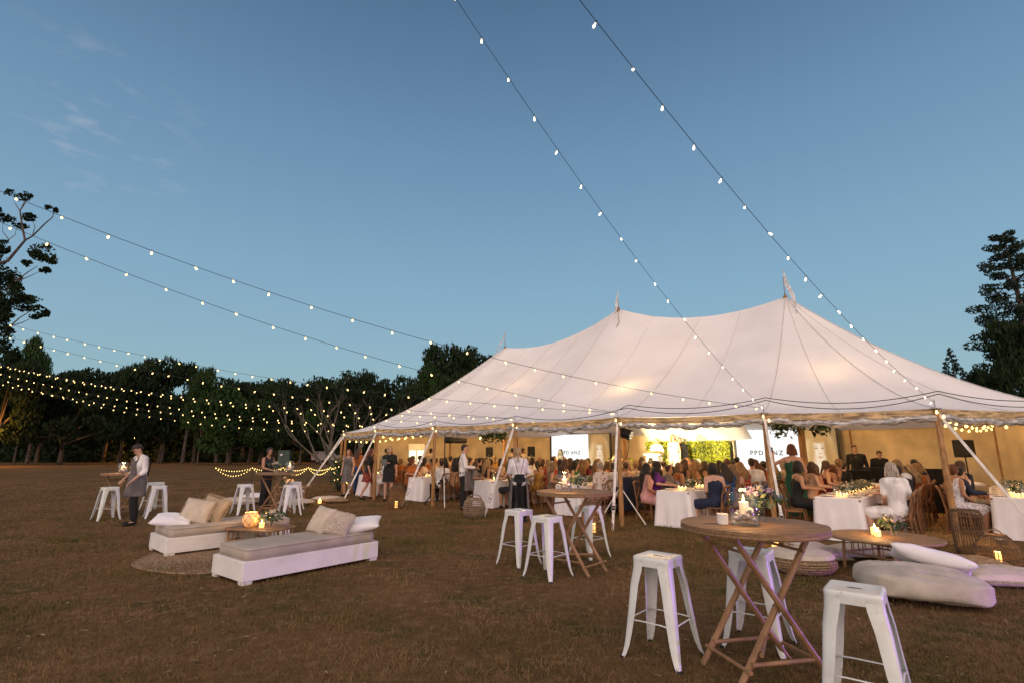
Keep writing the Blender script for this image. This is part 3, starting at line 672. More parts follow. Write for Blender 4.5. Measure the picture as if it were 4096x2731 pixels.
# stage, hedge wall, lectern
st = thing('stage', 'low carpeted stage in front of the green hedge wall', 'stage', (7.35, 21.75, 0), AZ)
b = MB(); b.box((0, 0, .2), (4.2, 1.9, .4)); obj('platform', b, mat('stage_carpet', (.10, .09, .085)), st, False)
b = MB(); b.box((0, -.96, .19), (4.2, .02, .36)); obj('fascia', b, m_blkcloth, st, False)
hw = thing('hedge_wall', 'bright leafy green hedge wall lit behind the lectern', 'hedge', (7.42, 22.72, 0), AZ)
obj('frame', MB().box((0.15, .03, 1.2), (3.7, .06, 1.62)), m_leaf, hw, False)
rng = np.random.default_rng(3)
def leaf_cloud(n, f, size, seed, mats, name, parent, jit=1.0):
    rg = np.random.default_rng(seed); c = f(rg, n); N = len(c)
    a = rg.normal(size=(N, 3)); a /= np.linalg.norm(a, axis=1)[:, None]; b = rg.normal(size=(N, 3)); b -= a * (a * b).sum(1)[:, None]; b /= np.linalg.norm(b, axis=1)[:, None]
    s = size * (0.6 + 0.8 * rg.random((N, 1)))
    v = np.empty((N, 4, 3)); v[:, 0] = c - a * s; v[:, 1] = c + b * s * .5; v[:, 2] = c + a * s; v[:, 3] = c - b * s * .5
    me = bpy.data.meshes.new(name); me.vertices.add(N * 4); me.vertices.foreach_set('co', v.ravel())
    me.loops.add(N * 4); me.loops.foreach_set('vertex_index', np.arange(N * 4)); me.polygons.add(N)
    me.polygons.foreach_set('loop_start', np.arange(N) * 4); me.polygons.foreach_set('loop_total', np.full(N, 4))
    for m in mats: me.materials.append(m)
    if len(mats) > 1: me.polygons.foreach_set('material_index', rg.integers(0, len(mats), N))
    me.update(); me.validate()
    return put(name, me, parent) if parent is not False else me
m_hedge = mat('hedge_leaf', (.26, .30, .02), rough=.5, var=.3, scale=14)
m_hedge2 = mat('hedge_leaf_pale', (.34, .36, .03), rough=.5, var=.3, scale=14)
lf = leaf_cloud(7000, lambda r, n: np.stack([r.random(n) * 3.75 - 1.72, -.02 - r.random(n) * .12, .42 + r.random(n) * 1.62], 1), .045, 4, [m_hedge, m_hedge2], 'leaves', hw); lf['kind'] = 'stuff'
cv = thing('back_canopy', 'white awning stretched over the stage, brightly lit', 'awning', (7.35, 21.75, 0), AZ)
b = MB(); b.grid(lambda a, c: (-2.2 + 4.5 * a, -.9 + 1.7 * c, 2.95 - .86 * c ** 1.4 - .10 * math.sin(math.pi * a)), 12, 8); obj('cloth', b, m_canvas, cv)
lec = thing('lectern', 'pale lectern with a slanted top standing on the stage', 'lectern', uvY(2625, 1900, 20.6)[:1] + (20.9, .4), AZ + .2)
b = MB(); b.box((0, 0, .52), (.46, .34, 1.04), taper=.92, bev=.015); obj('body', b, m_ply, lec); b = MB(); b.box((0, 0, 1.08), (.66, .46, .06), bev=.01); obj('top', b, m_ply, lec)
b = MB(); b.add([(-.3, -.2, 1.12), (.3, -.2, 1.12), (.3, .2, 1.22), (-.3, .2, 1.22), (-.3, -.2, 1.11), (.3, -.2, 1.11), (.3, .2, 1.11), (-.3, .2, 1.11)], [(0, 1, 2, 3), (7, 6, 5, 4), (0, 4, 5, 1), (1, 5, 6, 2), (2, 6, 7, 3), (3, 7, 4, 0)]); obj('reading_slope', b, m_teak, lec, False)
wire([(0.1, .1, 1.2), (.1, .05, 1.42), (.08, -.08, 1.5)], .006, m_black, 'microphone', lec)
# drinks fridge against the back wall
x, y, z = uvY(1666, 1815, 25.0)
fr = thing('drinks_fridge', 'bright glass-door double drinks fridge glowing against the yellow wall', 'fridge', (x, y, 0), .15)
b = MB(); b.box((0, .25, .98), (.78, .46, 1.96), bev=.01); obj('cabinet', b, m_ply, fr)
for sx in (-1, 1):
    b = MB(); b.box((.185 * sx, .0, 1.30), (.30, .02, .70)); o = obj('lit_door', b, glow('fridge_light', (1, 0.93, 0.62), 1.9, True), fr, False)
    b = MB()
    for c, s in (((.185 * sx, -.015, 1.67), (.34, .02, .05)), ((.185 * sx, -.015, .93), (.34, .02, .05)), ((.185 * sx - .165, -.015, 1.3), (.025, .02, .75)), ((.185 * sx + .165, -.015, 1.3), (.025, .02, .75))): b.box(c, s)
    obj('door_frame', b, m_white, fr, False)
    for k in range(5):
        for zz in (1.02, 1.24): obj('bottle', MB().lathe([(.02, 0), (.02, .1), (.009, .13), (.009, .16)], 6, (.185 * sx - .11 + .055 * k, -.02, zz)), mat('bottle_amber', (.30, .22, .08)), fr)
# black booth for the disc jockeys
x0, y0, _ = uvY(3560, 1900, 16.2)
bt = thing('dj_booth', 'long black draped booth with two men behind it', 'booth', (x0, y0, 0), AZ + .15)
b = MB(); b.grid(lambda a, c: (-1.35 + 2.7 * a, -.35 + .02 * math.sin(a * 60), 1.02 * (1 - c)), 60, 3); obj('drape', b, m_blkcloth, bt); b = MB(); b.box((0, 0, 1.0), (2.72, .72, .04)); obj('table_top', b, m_blkcloth, bt, False)
b = MB(); b.box((-.2, 0, 1.07), (1.0, .35, .09)); obj('mixer', b, m_black, bt, False)
x1, y1, _ = uvY(3480, 1940, 14.4); ds = thing('black_screen', 'tall black draped panel standing in the aisle by the booth', 'panel', (x1 + 1.1, y1 - .1, 0), AZ + .2)
b = MB(); b.grid(lambda a, c: (-.9 + 1.8 * a, .02 * math.sin(a * 50), 1.15 * (1 - c)), 40, 3); obj('drape', b, m_blkcloth, ds); b = MB(); b.box((0, .03, .57), (1.8, .05, 1.15)); obj('panel', b, m_blkcloth, ds, False)
for u, Y, lb in ((2472, 21.0, 'potted palm beside the far king pole in front of the screen'), (2556, 21.6, 'pale green potted palm just left of the hedge wall'), (2868, 20.6, 'potted palm at the right end of the hedge wall')):
    x, y, z = uvY(u, 1850, Y); t = thing('potted_palm', lb.replace('left of', 'before').replace('right end', 'screen end'), 'potted plant', (x, y, 0)); obj('pot', MB().lathe([(.14, 0), (.19, .34), (.16, .34)], 14), m_black, t)
    for k in range(16):
        a = k * 2.4; m = MB(); L_ = .75 + .02 * k; dz = .5 - .018 * k; pts = [(L_ * q * math.cos(a) * .7, L_ * q * math.sin(a) * .7, .75 + dz * math.sin(q * 2.2) * 1.2) for q in (0, .25, .5, .75, 1)]
        m.tube(pts, [.012, .045, .055, .04, .004], 4, flat=.15); obj('frond', m, m_hedge, t)
    obj('stem', MB().tube([(0, 0, .3), (0, 0, .8)], .03, 6), m_leaf, t)
# hanging greenery hoops round two king poles
for (px, py, z, rr, lb) in ((PK_C[0], PK_C[1], 2.42, .62, 'large leafy hanging wreath round the king pole by the nearer screen'), (-.75, 21.3, 2.35, .42, 'small leafy hanging wreath near the far king pole')):
    t = thing('hanging_wreath', lb, 'wreath', (px, py, z), 0, 'leafy wreaths hung under the tent roof')
    obj('hoop', MB().tube([(rr * math.cos(a / 12 * 6.2832), rr * math.sin(a / 12 * 6.2832), 0) for a in range(13)], .02, 6), m_wicker, t)
    for k in range(3):
        a = k * 2.094 + .4; wire([(rr * math.cos(a), rr * math.sin(a), 0), (0.1 * math.cos(a), 0.1 * math.sin(a), 1.3)], .004, m_cable, 'hanger', t, 4)
    def wf_(r, n, rr=rr):
        a = r.random(n) * 6.2832; q = rr + r.normal(size=n) * .10
        return np.stack([np.cos(a) * q, np.sin(a) * q, -.12 * r.random(n) ** 2 * 3 * (np.sin(a * 5) > .2) + r.normal(size=n) * .07], 1)
    lf = leaf_cloud(700, wf_, .07, 8, [m_leaf], 'leaves', t); lf['kind'] = 'stuff'
# ------------------------------------------------------------------ white metal bar stools
def make_stool():
    t = thing('bar_stool', '', 'bar stool')
    H_ = 0.76; a = 0.155; b = MB()
    prof = [(a - .012, .052, 8), (a, 0.058, 8)]
    def rr(h, c, z):       # rounded square ring
        out = []
        for k in range(4):
            cx, cy = [(1, 1), (-1, 1), (-1, -1), (1, -1)][k]
            for q in range(5):
                an = R(90 * k + 22.5 * q); out.append((cx * (h - c) + c * math.cos(an), cy * (h - c) + c * math.sin(an), z))
        return out
    rings = [rr(a, .035, H_ - .075), rr(a + .001, .035, H_ - .03), rr(a + .001, .035, H_ - .012), rr(a - .005, .03, H_ - .002), rr(a - .016, .028, H_), rr(a - .022, .026, H_ - .004), rr(.075, .03, H_ - .006)]
    vs = [p for r in rings for p in r]; n = 20; fs = [(i * n + k, i * n + (k + 1) % n, (i + 1) * n + (k + 1) % n, (i + 1) * n + k) for i in range(6) for k in range(n)]
    slot = [(.048 * math.cos(2 * math.pi * (k - 2) / 20 + .785) , .015 * math.sin(2 * math.pi * (k - 2) / 20 + .785), H_ - .006) for k in range(20)]
    base = len(vs); vs += slot; fs += [(6 * n + k, 6 * n + (k + 1) % n, base + (k + 1) % n, base + k) for k in range(n)]
    b.add(vs, fs); b.cur = 1; b.add([(x * 1.02, y * 1.02, z - .012) for x, y, z in slot], [tuple(range(20))])  # black sheet below the hand slot, its colour standing in for the shade inside
    obj('seat', b, [m_white, m_black], t, ang=60)
    leg = MB()             # folded sheet leg: L section that narrows and kicks out at the foot
    zs = [H_ - .03, H_ - .10, .55, .35, .20, .10, .04, 0.0]
    off = [a - .001, a + .004, a + .022, a + .041, a + .057, a + .069, a + .080, a + .092]
    wd = [.092, .089, .080, .070, .060, .050, .040, .030]
    if True:
        V_ = []
        for z, o_, w in zip(zs, off, wd):
            rd = w * .35
            outer = [(o_ - w, o_), (o_ - rd, o_), (o_ - rd * .3, o_ - rd * .3), (o_, o_ - rd), (o_, o_ - w)]
            inner = [(o_ - .004, o_ - w), (o_ - .004, o_ - rd - .002), (o_ - rd * .3 - .004, o_ - rd * .3 - .004), (o_ - rd - .002, o_ - .004), (o_ - w, o_ - .004)]
            V_ += [(x, y, z) for x, y in outer + inner]
        n = 10; leg.add(V_, [(i * n + (k + 1) % n, i * n + k, (i + 1) * n + k, (i + 1) * n + (k + 1) % n) for i in range(len(zs) - 1) for k in range(n)] + [tuple(range(n)), tuple((len(zs) - 1) * n + n - 1 - k for k in range(n))])
    me = sharp(leg.mesh('leg', m_white), 50)
    rs_ = MB(); rs_.box((a + .080, a + .080, .008), (.036, .036, .014), R(45)); rme = rs_.mesh('foot_pad', m_rubber)
    st = MB(); st.tube([(-a - .040, a + .036, .275), (-a * .5, a + .034, .282), (a * .5, a + .034, .282), (a + .040, a + .036, .275)], [.012, .008, .008, .012], 6, flat=.6); sme = st.mesh('stretcher', m_white)
    for k in range(4):
        o = put('leg', me, t, rz=k * math.pi / 2); put('foot_pad', rme, t, rz=k * math.pi / 2); put('stretcher', sme, t, rz=k * math.pi / 2)
    ub = MB(); ub.box((0, 0, H_ - .05), (.27, .02, .012), R(45)); ub.box((0, 0, H_ - .052), (.27, .02, .012), R(-45)); obj('underseat_brace', ub, m_white, t, False)
    return t
STOOLS = [(1.21, 4.53, -41, 'white metal bar stool standing alone beside the large bar table'),
          (2.09, 4.76, -38, 'white metal bar stool half hidden behind the crossed legs of the large bar table'),
          (2.17, 3.50, -39, 'nearest white metal bar stool, cut by the picture edge, before the big beanbag'),
          (0.10, 7.93, -46, 'white metal bar stool rear of the overlapping pair by the middle bar table'),
          (0.47, 7.18, -43, 'white metal bar stool front of the overlapping pair by the middle bar table'),
          (1.20, 8.46, -50, 'white metal bar stool with a glowing wicker lantern seen through its legs'),
          (-9.68, 12.80, -35, 'white metal bar stool in front of the bar table where the looking-down waiter stands'),
          (-9.9, 14.75, -20, 'white metal bar stool mostly hidden behind another stool under the candlelit bar table'),
          (-8.80, 13.25, -50, 'white metal bar stool just behind the legs of the looking-down waiter'),
          (-6.98, 13.90, -40, 'white metal bar stool at the open side of the bar table near the rope fence'),
          (-5.66, 13.62, -47, 'white metal bar stool between the far bar table and the low rattan table'),
          (-6.15, 14.95, -35, 'white metal bar stool behind the legs of the bar table near the rope fence')]
proto = make_stool()
for k, (x, y, a, lb) in enumerate(STOOLS):
    if k == 0: proto.location = (x, y, 0); proto.rotation_euler = (0, 0, R(a)); proto['label'] = lb; proto['group'] = 'white metal bar stools'
    else: dup(proto, (x, y, 0), R(a), lb)

# ------------------------------------------------------------------ folding bamboo bar tables
def make_bar_table(rad=.53, h=1.05):
    t = thing('bar_table', '', 'bar table')
    nb = 9; w = 2 * rad / nb
    for k in range(nb):
        y0, y1 = -rad + k * w + .0025, -rad + (k + 1) * w - .0025
        m = MB(); top = []
        for q in range(9):
            y = y0 + (y1 - y0) * q / 8; top.append((-math.sqrt(max(1e-5, rad ** 2 - y * y)), y))
        tr = [(-x, y) for x, y in reversed(top)]; ring = top + tr; n = len(ring)
        dz = .0012 * ((k * 7) % 3 - 1)
        vs = [(x, y, h - .026 + dz) for x, y in ring] + [(x, y, h + dz) for x, y in ring]
        m.add(vs, [tuple(range(n)), tuple(n + n - 1 - i for i in range(n))] + [(i, n + i, n + (i + 1) % n, (i + 1) % n) for i in range(n)])
        obj('board', m, m_teak, t, False)
    rim = MB(); rim.tube([((rad - .008) * math.cos(a / 32 * 6.28319), (rad - .008) * math.sin(a / 32 * 6.28319), h - .040) for a in range(33)], .014, 6); obj('rim', rim, m_teak, t)
    for yy in (-.2, .2): obj('batten', MB().box((0, yy, h - .045), (rad * 1.5, .045, .03)), m_teak, t, False)
    def pole(a, b, r=.023, name='leg'):
        a, b = Vector(a), Vector(b); m = MB(); pts, rr = [], []
        L_ = (b - a).length; nk = max(2, int(L_ / .20))
        for i in range(nk + 1):
            for dq, rq in ((-.012, 1.0), (0, 1.16), (.012, 1.0)):
                q = i / nk + dq / L_
                if 0 <= q <= 1: pts.append(a.lerp(b, q)); rr.append(r * rq)
        m.tube(pts, rr, 8); obj(name, m, m_bamboo, t)
    for yy, s in ((-.24, 1), (.20, 1)):
        pole((-.34, yy, h - .05), (.36, yy, 0)); pole((.34, yy + .045, h - .05), (-.36, yy + .045, 0))
    for xx in (-.30, .32):
        pole((xx, -.26, .12), (xx, .27, .12), .014, 'stretcher')
    pole((-.27, -.24, .16), (.27, -.24, .16), .015, 'stretcher'); pole((-.27, .22, .16), (.27, .22, .16), .015, 'stretcher')
    pole((-.20, -.25, .22), (.20, .22, .20), .014, 'stretcher')
    pole((-.24, -.24, h - .17), (-.24, .24, h - .17), .011, 'top_bar'); pole((.24, -.24, h - .17), (.24, .24, h - .17), .011, 'top_bar')
    return t
bt0 = make_bar_table()
BTS = [(1.87, 4.20, 12, 'large round timber bar table with crossed bamboo legs, carrying the glass jar of pebbles'),
       (0.88, 7.55, -40, 'round timber bar table on crossed bamboo legs between three white stools'),
       (-10.05, 13.75, -18, 'round timber bar table with one lit jar beside the looking-down waiter'),
       (-6.27, 14.15, -12, 'dark-looking round bar table the waitress in black stands behind')]
for k, (x, y, a, lb) in enumerate(BTS):
    if k == 0: bt0.location = (x, y, 0); bt0.rotation_euler = (0, 0, R(a)); bt0['label'] = lb; bt0['group'] = 'folding bamboo bar tables'
    else: dup(bt0, (x, y, 0), R(a), lb)

# ------------------------------------------------------------------ table dressings
def flame(t, p, s=1.0):
    obj('flame', MB().lathe([(.001, 0), (.006 * s, .008 * s), (.0075 * s, .016 * s), (.004 * s, .03 * s), (.0004, .045 * s)], 8, p), m_flame, t)
def glass_jar(loc, label, e=9.0, s=1.0, energy=True):
    t = thing('candle_jar', label, 'glass jar', loc, 0, None)
    r, h = .105 * s, .27 * s
    obj('jar', MB().lathe([(r * .95, .003), (r, .015), (r, h * .80), (r * .93, h * .86), (r * .66, h * .90), (r * .66, h * .97), (r * .74, h)], 24, cap=False), m_glass, t)
    obj('jar_rim', MB().lathe([(r * .70, h * .985), (r * .745, h), (r * .70, h * 1.01)], 24, cap=False), m_glass, t)
    obj('jar_base', MB().lathe([(r * .96, .0), (r * 1.0, .012), (0.001, .014)], 24), m_glass, t)
    obj('candle', MB().lathe([(.034 * s, .05 * s), (.035 * s, .165 * s), (.030 * s, .168 * s), (.008 * s, .163 * s)], 14), m_wax, t)
    flame(t, (0, 0, .167 * s), 1.25 * s)
    rnd = random.Random(int(loc[0] * 100))
    pme = None
    for k in range(20):
        a = k * 2.4; q = (.045 + .03 * rnd.random()) * s
        m = MB(); m.ball((0, 0, 0), (.026 * s, .016 * s, .015 * s), 8, 6)
        if pme is None: pme = m.mesh('pebble', m_pebble)
        o = put('pebble', pme, t, (q * math.cos(a), q * math.sin(a), (.025 + .055 * rnd.random() + .02 * (k % 3)) * s)); o.rotation_euler = (rnd.uniform(-.6, .6), rnd.uniform(-.6, .6), rnd.uniform(0, 3)); q2 = rnd.uniform(.8, 1.35); o.scale = (q2, q2, q2)
    candle_light((0, 0, .24 * s), e, t)
    return t
def flowers(loc, label, seed=0, s=1.0, lilac=False, tall=.12, big=True):
    t = thing('flower_posy', label, 'flowers', loc)
    rnd = random.Random(seed)
    obj('vase', MB().lathe([(.032 * s, .002), (.036 * s, .03 * s), (.030 * s, .10 * s), (.036 * s, tall * s)], 12, cap=False), m_glass, t)
    stm = MB()
    for k in range(6):
        a = k * 1.05; stm.tube([(0, 0, .01), (.03 * math.cos(a) * s, .03 * math.sin(a) * s, tall * s * 1.3)], .0022 * s, 4)
    obj('stems', stm, m_leaf, t)
    for k in range(9):
        a = k * 2.4; q = .075 * s * math.sqrt((k + .5) / 9); z = tall * s + (.065 - .5 * q) * s + rnd.uniform(-.01, .02)
        m = MB(); rr = (.034 if big else .022) * s * rnd.uniform(.8, 1.15)
        for p in range(9):          # cupped petals
            an = p * 2.4; ti = .5 + .10 * p
            c = Vector((q * math.cos(a), q * math.sin(a), z)); u = Vector((math.cos(an), math.sin(an), 0)); w = Vector((-u.y, u.x, 0))
            L_ = rr * (1.2 - .07 * p); up = Vector((0, 0, 1))
            m.add([c, c + u * L_ * .6 + w * L_ * .5 + up * L_ * .3 * ti * 1.5, c + u * L_ * (1 - .04 * p) + up * L_ * ti, c + u * L_ * .6 - w * L_ * .5 + up * L_ * .3 * ti * 1.5], [(0, 1, 2, 3)])
        m.ball((c.x, c.y, c.z + rr * .2), rr * .45, 6, 5)
        obj('bloom', m, m_petalp if (lilac and k % 3) else m_petal, t)
    lf = leaf_cloud(190, lambda r, n: r.normal(size=(n, 3)) * np.array([.052, .052, .030]) * s + np.array([0, 0, tall * s + .01]), .021 * s, seed, [m_leaf, mat('sage_leaf', (.12, .15, .10), var=.2)], 'greenery', t); lf['kind'] = 'stuff'
    return t
def tealight(loc, label, e=2.0, s=1.0, pot=False):
    t = thing('tealight_holder', label, 'candle holder', loc)
    obj('cup', MB().lathe([(.026 * s, 0), (.033 * s, .01), (.034 * s, .065 * s), (.030 * s, .066 * s)], 12, cap=not pot), m_waxhot if not pot else m_ply, t)
    if not pot: flame(t, (0, 0, .060 * s), 1.0 * s); candle_light((0, 0, .12 * s), e, t)
    return t
Z = 1.0512
glass_jar((1.79, 4.13, Z), 'large clear glass jar with lit pillar candle and pebbles on the nearest bar table', 7)
flowers((1.965, 4.27, Z), 'lilac and cream flowers in a glass vase behind the big candle jar', 3, 1.35, True, .13)
t = thing('ribbed_pot', 'small white ribbed pot left of the big candle jar', 'pot', (1.63, 4.16, Z))
b = MB(); b.lathe([(.036, 0), (.040, .006), (.038, .016), (.038, .062), (.042, .07), (.042, .078), (.034, .078)], 20)
obj('pot', b, m_ply, t)
for k in range(20):
    a = k * math.pi / 10; o = obj('rib', MB().box((.0385 * math.cos(a), .0385 * math.sin(a), .039), (.004, .004, .044), a), m_ply, t, False)
glass_jar((.74, 7.48, Z), 'glass jar with pebbles and lit candle on the middle bar table', 9, 1.0)
flowers((.93, 7.50, Z), 'green sprigs and white flowers in a glass beside the middle table jar', 9, 1.2, False, .12, False)
glass_jar((-10.05, 13.62, Z), 'candle jar glowing on the bar table beside the looking-down waiter', 16, 1.05)
flowers((-9.84, 13.74, Z), 'pale flowers behind the waiter on the bar table', 11, 1.1)
glass_jar((-5.95, 14.1, Z), 'unlit-looking square glass jar held at the bar table by the waitress', 1.0, 1.1)
flowers((-6.28, 14.0, Z), 'white and green posy in front of the waitress in black', 13, 1.4)

# ------------------------------------------------------------------ daybeds, rug, coffee table, cushions
def pillow_mesh(w, l, h, m, seed=0, nu=22, pinch=.22, wr=.012, flatb=False, ex=2.6, fold=.012):
    b = MB()
    def top(sgn):
        def f(a, c):
            x, y = a * 2 - 1, c * 2 - 1
            k = max(0, (1 - abs(x) ** ex)) * max(0, (1 - abs(y) ** ex)); z = h / 2 * k ** .42
            ex_ = 1 - pinch * .35 * (1 - abs(y) ** 2) * abs(x) ** 3; ey = 1 - pinch * .35 * (1 - abs(x) ** 2) * abs(y) ** 3
            nz = mnoise.noise(Vector((x * 2.2 + seed * 3.1, y * 2.2, sgn * 5))) + .5 * mnoise.noise(Vector((x * 5 + seed, y * 5, sgn)))
            zz = sgn * (z * (1 if sgn > 0 or not flatb else .55) ) + nz * wr * k * 2
            zz += sgn * k ** .7 * fold * (abs(mnoise.noise(Vector(((x * .7 + y * 2.4) * 1.5 + seed, (x * .5 - y * .3) * 1.1, seed * 2.3)))) * -1.6 + .25)
            if ex > 3: q_ = 1 / max(1.0, math.hypot(x, y) / (1 + .12 * (1 - abs(abs(x) - abs(y))))); ex_ = ey = q_
            return (x * w / 2 * ex_, y * l / 2 * ey, zz)
        return f
    b.grid(top(1), nu, nu); n0 = len(b.f); b.grid(top(-1), nu, nu)
    me = b.mesh('cover', m); bm = bmesh.new(); bm.from_mesh(me); bmesh.ops.remove_doubles(bm, verts=bm.verts, dist=.0005); bmesh.ops.recalc_face_normals(bm, faces=bm.faces); bm.to_mesh(me); bm.free()
    me.polygons.foreach_set('use_smooth', [True] * len(me.polygons)); return me
def cushion(label, loc, rot, w, l, h, m, seed=0, fringe=0, cat='cushion', name='cushion', tassel=False, **kw):
    t = thing(name, label, cat, loc); t.rotation_euler = tuple(R(a) for a in rot)
    put('cover', pillow_mesh(w, l, h, m, seed, **kw), t)
    if fringe:
        f = MB(); rnd = random.Random(seed)
        for side in range(4):
            nn = int((w if side % 2 == 0 else l) / .012)
            for k in range(nn):
                q = (k + rnd.random() * .6) / nn * 2 - 1
                if side == 0: p = Vector((q * w / 2 * .97, -l / 2 * .97, 0)); d = Vector((rnd.uniform(-.3, .3), -1, 0))
                elif side == 2: p = Vector((q * w / 2 * .97, l / 2 * .97, 0)); d = Vector((rnd.uniform(-.3, .3), 1, 0))
                elif side == 1: p = Vector((w / 2 * .97, q * l / 2 * .97, 0)); d = Vector((1, rnd.uniform(-.3, .3), 0))
                else: p = Vector((-w / 2 * .97, q * l / 2 * .97, 0)); d = Vector((-1, rnd.uniform(-.3, .3), 0))
                f.tube([p, p + d * fringe * .5 + Vector((0, 0, .006)), p + d * fringe * rnd.uniform(.8, 1.1) + Vector((0, 0, -.008))], [.004, .0035, .0015], 3)
        o = obj('fringe', f, m, t); o['kind'] = 'stuff'
    if tassel:      # looped rows of wool
        f = MB(); rnd = random.Random(seed)
        for r_ in range(13):
            y = (r_ / 12 * 2 - 1) * l / 2 * .86
            for k in range(int(w / .022)):
                x = (k * .022 - w / 2 + .012) * .9; kk = max(0, 1 - abs(2 * x / w) ** 2.6) * max(0, 1 - abs(2 * y / l) ** 2.6); z = h / 2 * kk ** .42
                f.ball((x + rnd.uniform(-.004, .004), y + rnd.uniform(-.008, .008), z + .004), (.012, .016, .010), 5, 4)
        o = obj('wool_loops', f, m, t); o['kind'] = 'stuff'
    return t
def daybed(cx, cy, ang, L_, W_, label):
    t = thing('daybed', label, 'daybed', (cx, cy, 0), ang, 'white daybeds on the lawn')
    b = MB(); b.box((0, 0, .155), (L_, W_, .23), bev=.006); obj('base', b, m_ply, t)
    for sx in (-1, 1):
        for sy in (-1, 1): obj('foot', MB().box((sx * (L_ / 2 - .07), sy * (W_ / 2 - .07), .02), (.12, .12, .04)), m_ply, t, False)
    mt = MB()
    def rring(hx, hy, c, z):
        out = []
        for k in range(4):
            sx, sy = [(1, 1), (-1, 1), (-1, -1), (1, -1)][k]
            for q in range(6):
                an = R(90 * k + 18 * q); x, y = sx * (hx - c) + c * math.cos(an), sy * (hy - c) + c * math.sin(an)
                out.append((x, y, z + .006 * mnoise.noise(Vector((x * 3, y * 3, z * 9)))))
        return out
    hx, hy = L_ / 2 - .035, W_ / 2 - .03
    rings = [rring(hx - .03, hy - .03, .05, .272), rring(hx - .004, hy - .004, .07, .285), rring(hx, hy, .07, .34), rring(hx - .006, hy - .006, .07, .395), rring(hx - .035, hy - .035, .06, .415), rring(hx - .2, hy - .2, .05, .424), rring(.1, .05, .03, .424)]
    vs = [p for r in rings for p in r]; n = 24
    mt.add(vs, [(i * n + k, i * n + (k + 1) % n, (i + 1) * n + (k + 1) % n, (i + 1) * n + k) for i in range(6) for k in range(n)] + [tuple(6 * n + k for k in range(n)), tuple(n - 1 - k for k in range(n))])
    m = obj('mattress', mt, m_beige, t, ang=75)
    for z, dd in ((.284, .001), (.398, -.001)):
        p = rring(hx + dd, hy + dd, .07, z); obj('piping', MB().tube(p + [p[0]], .005, 5), m_beige, m)
    return t
A1 = math.atan2(.78, .62)
bx, by = (-3.28 - 3.95) / 2 + .62 * 1.0, (6.67 + 7.24) / 2 + .78 * 1.0
daybed(bx, by, A1, 2.0, .88, 'nearest white daybed with beige mattress and three cushions at its far end')
b1x, b1y = (-6.08 - 5.32) / 2 + .67 * .98, (9.09 + 8.45) / 2 + .74 * .98
daybed(b1x, b1y, math.atan2(.74, .67), 2.0, .95, 'further white daybed half hidden by the low table, cushions at its near end')
u1 = Vector((.62, .78, 0)); v1 = Vector((.78, -.62, 0)); c1 = Vector((bx, by, 0))
def onb(c, u, v, a, b, z): p = c + u * a + v * b; return (p.x, p.y, z)
cushion('smooth cream cushion leaning at the back of the nearest daybed', onb(c1, u1, v1, .36, -.12, .59), (60, 6, -34), .40, .42, .17, m_cream, 1)
cushion('chunky looped wool cushion between the cream cushion and the white pillow', onb(c1, u1, v1, .46, .20, .545), (46, 10, -8), .38, .38, .17, m_cream, 2, tassel=True)
cushion('white pillow at the very end of the nearest daybed', onb(c1, u1, v1, .80, .20, .505), (12, -8, 8), .66, .46, .16, m_linen, 3)
u2 = Vector((.67, .74, 0)); v2 = Vector((.74, -.67, 0)); c2 = Vector((b1x, b1y, 0))
cushion('white pillow under the textured cushion on the further daybed', onb(c2, u2, v2, -.80, -.10, .485), (12, 6, 20), .60, .44, .17, m_linen, 4)
cushion('cream cushion with stitched bands on the further daybed', onb(c2, u2, v2, -.50, .03, .60), (58, 10, 12), .46, .44, .19, m_cream, 5, fringe=.02)
cushion('shaggy edged cushion behind the banded one on the further daybed', onb(c2, u2, v2, -.24, .00, .61), (64, 16, 2), .44, .44, .14, mat('oat_wool', (.40, .31, .21), rough=1.0, var=.08, scale=9, bump=1.0, bscale=60), 6, fringe=.045)
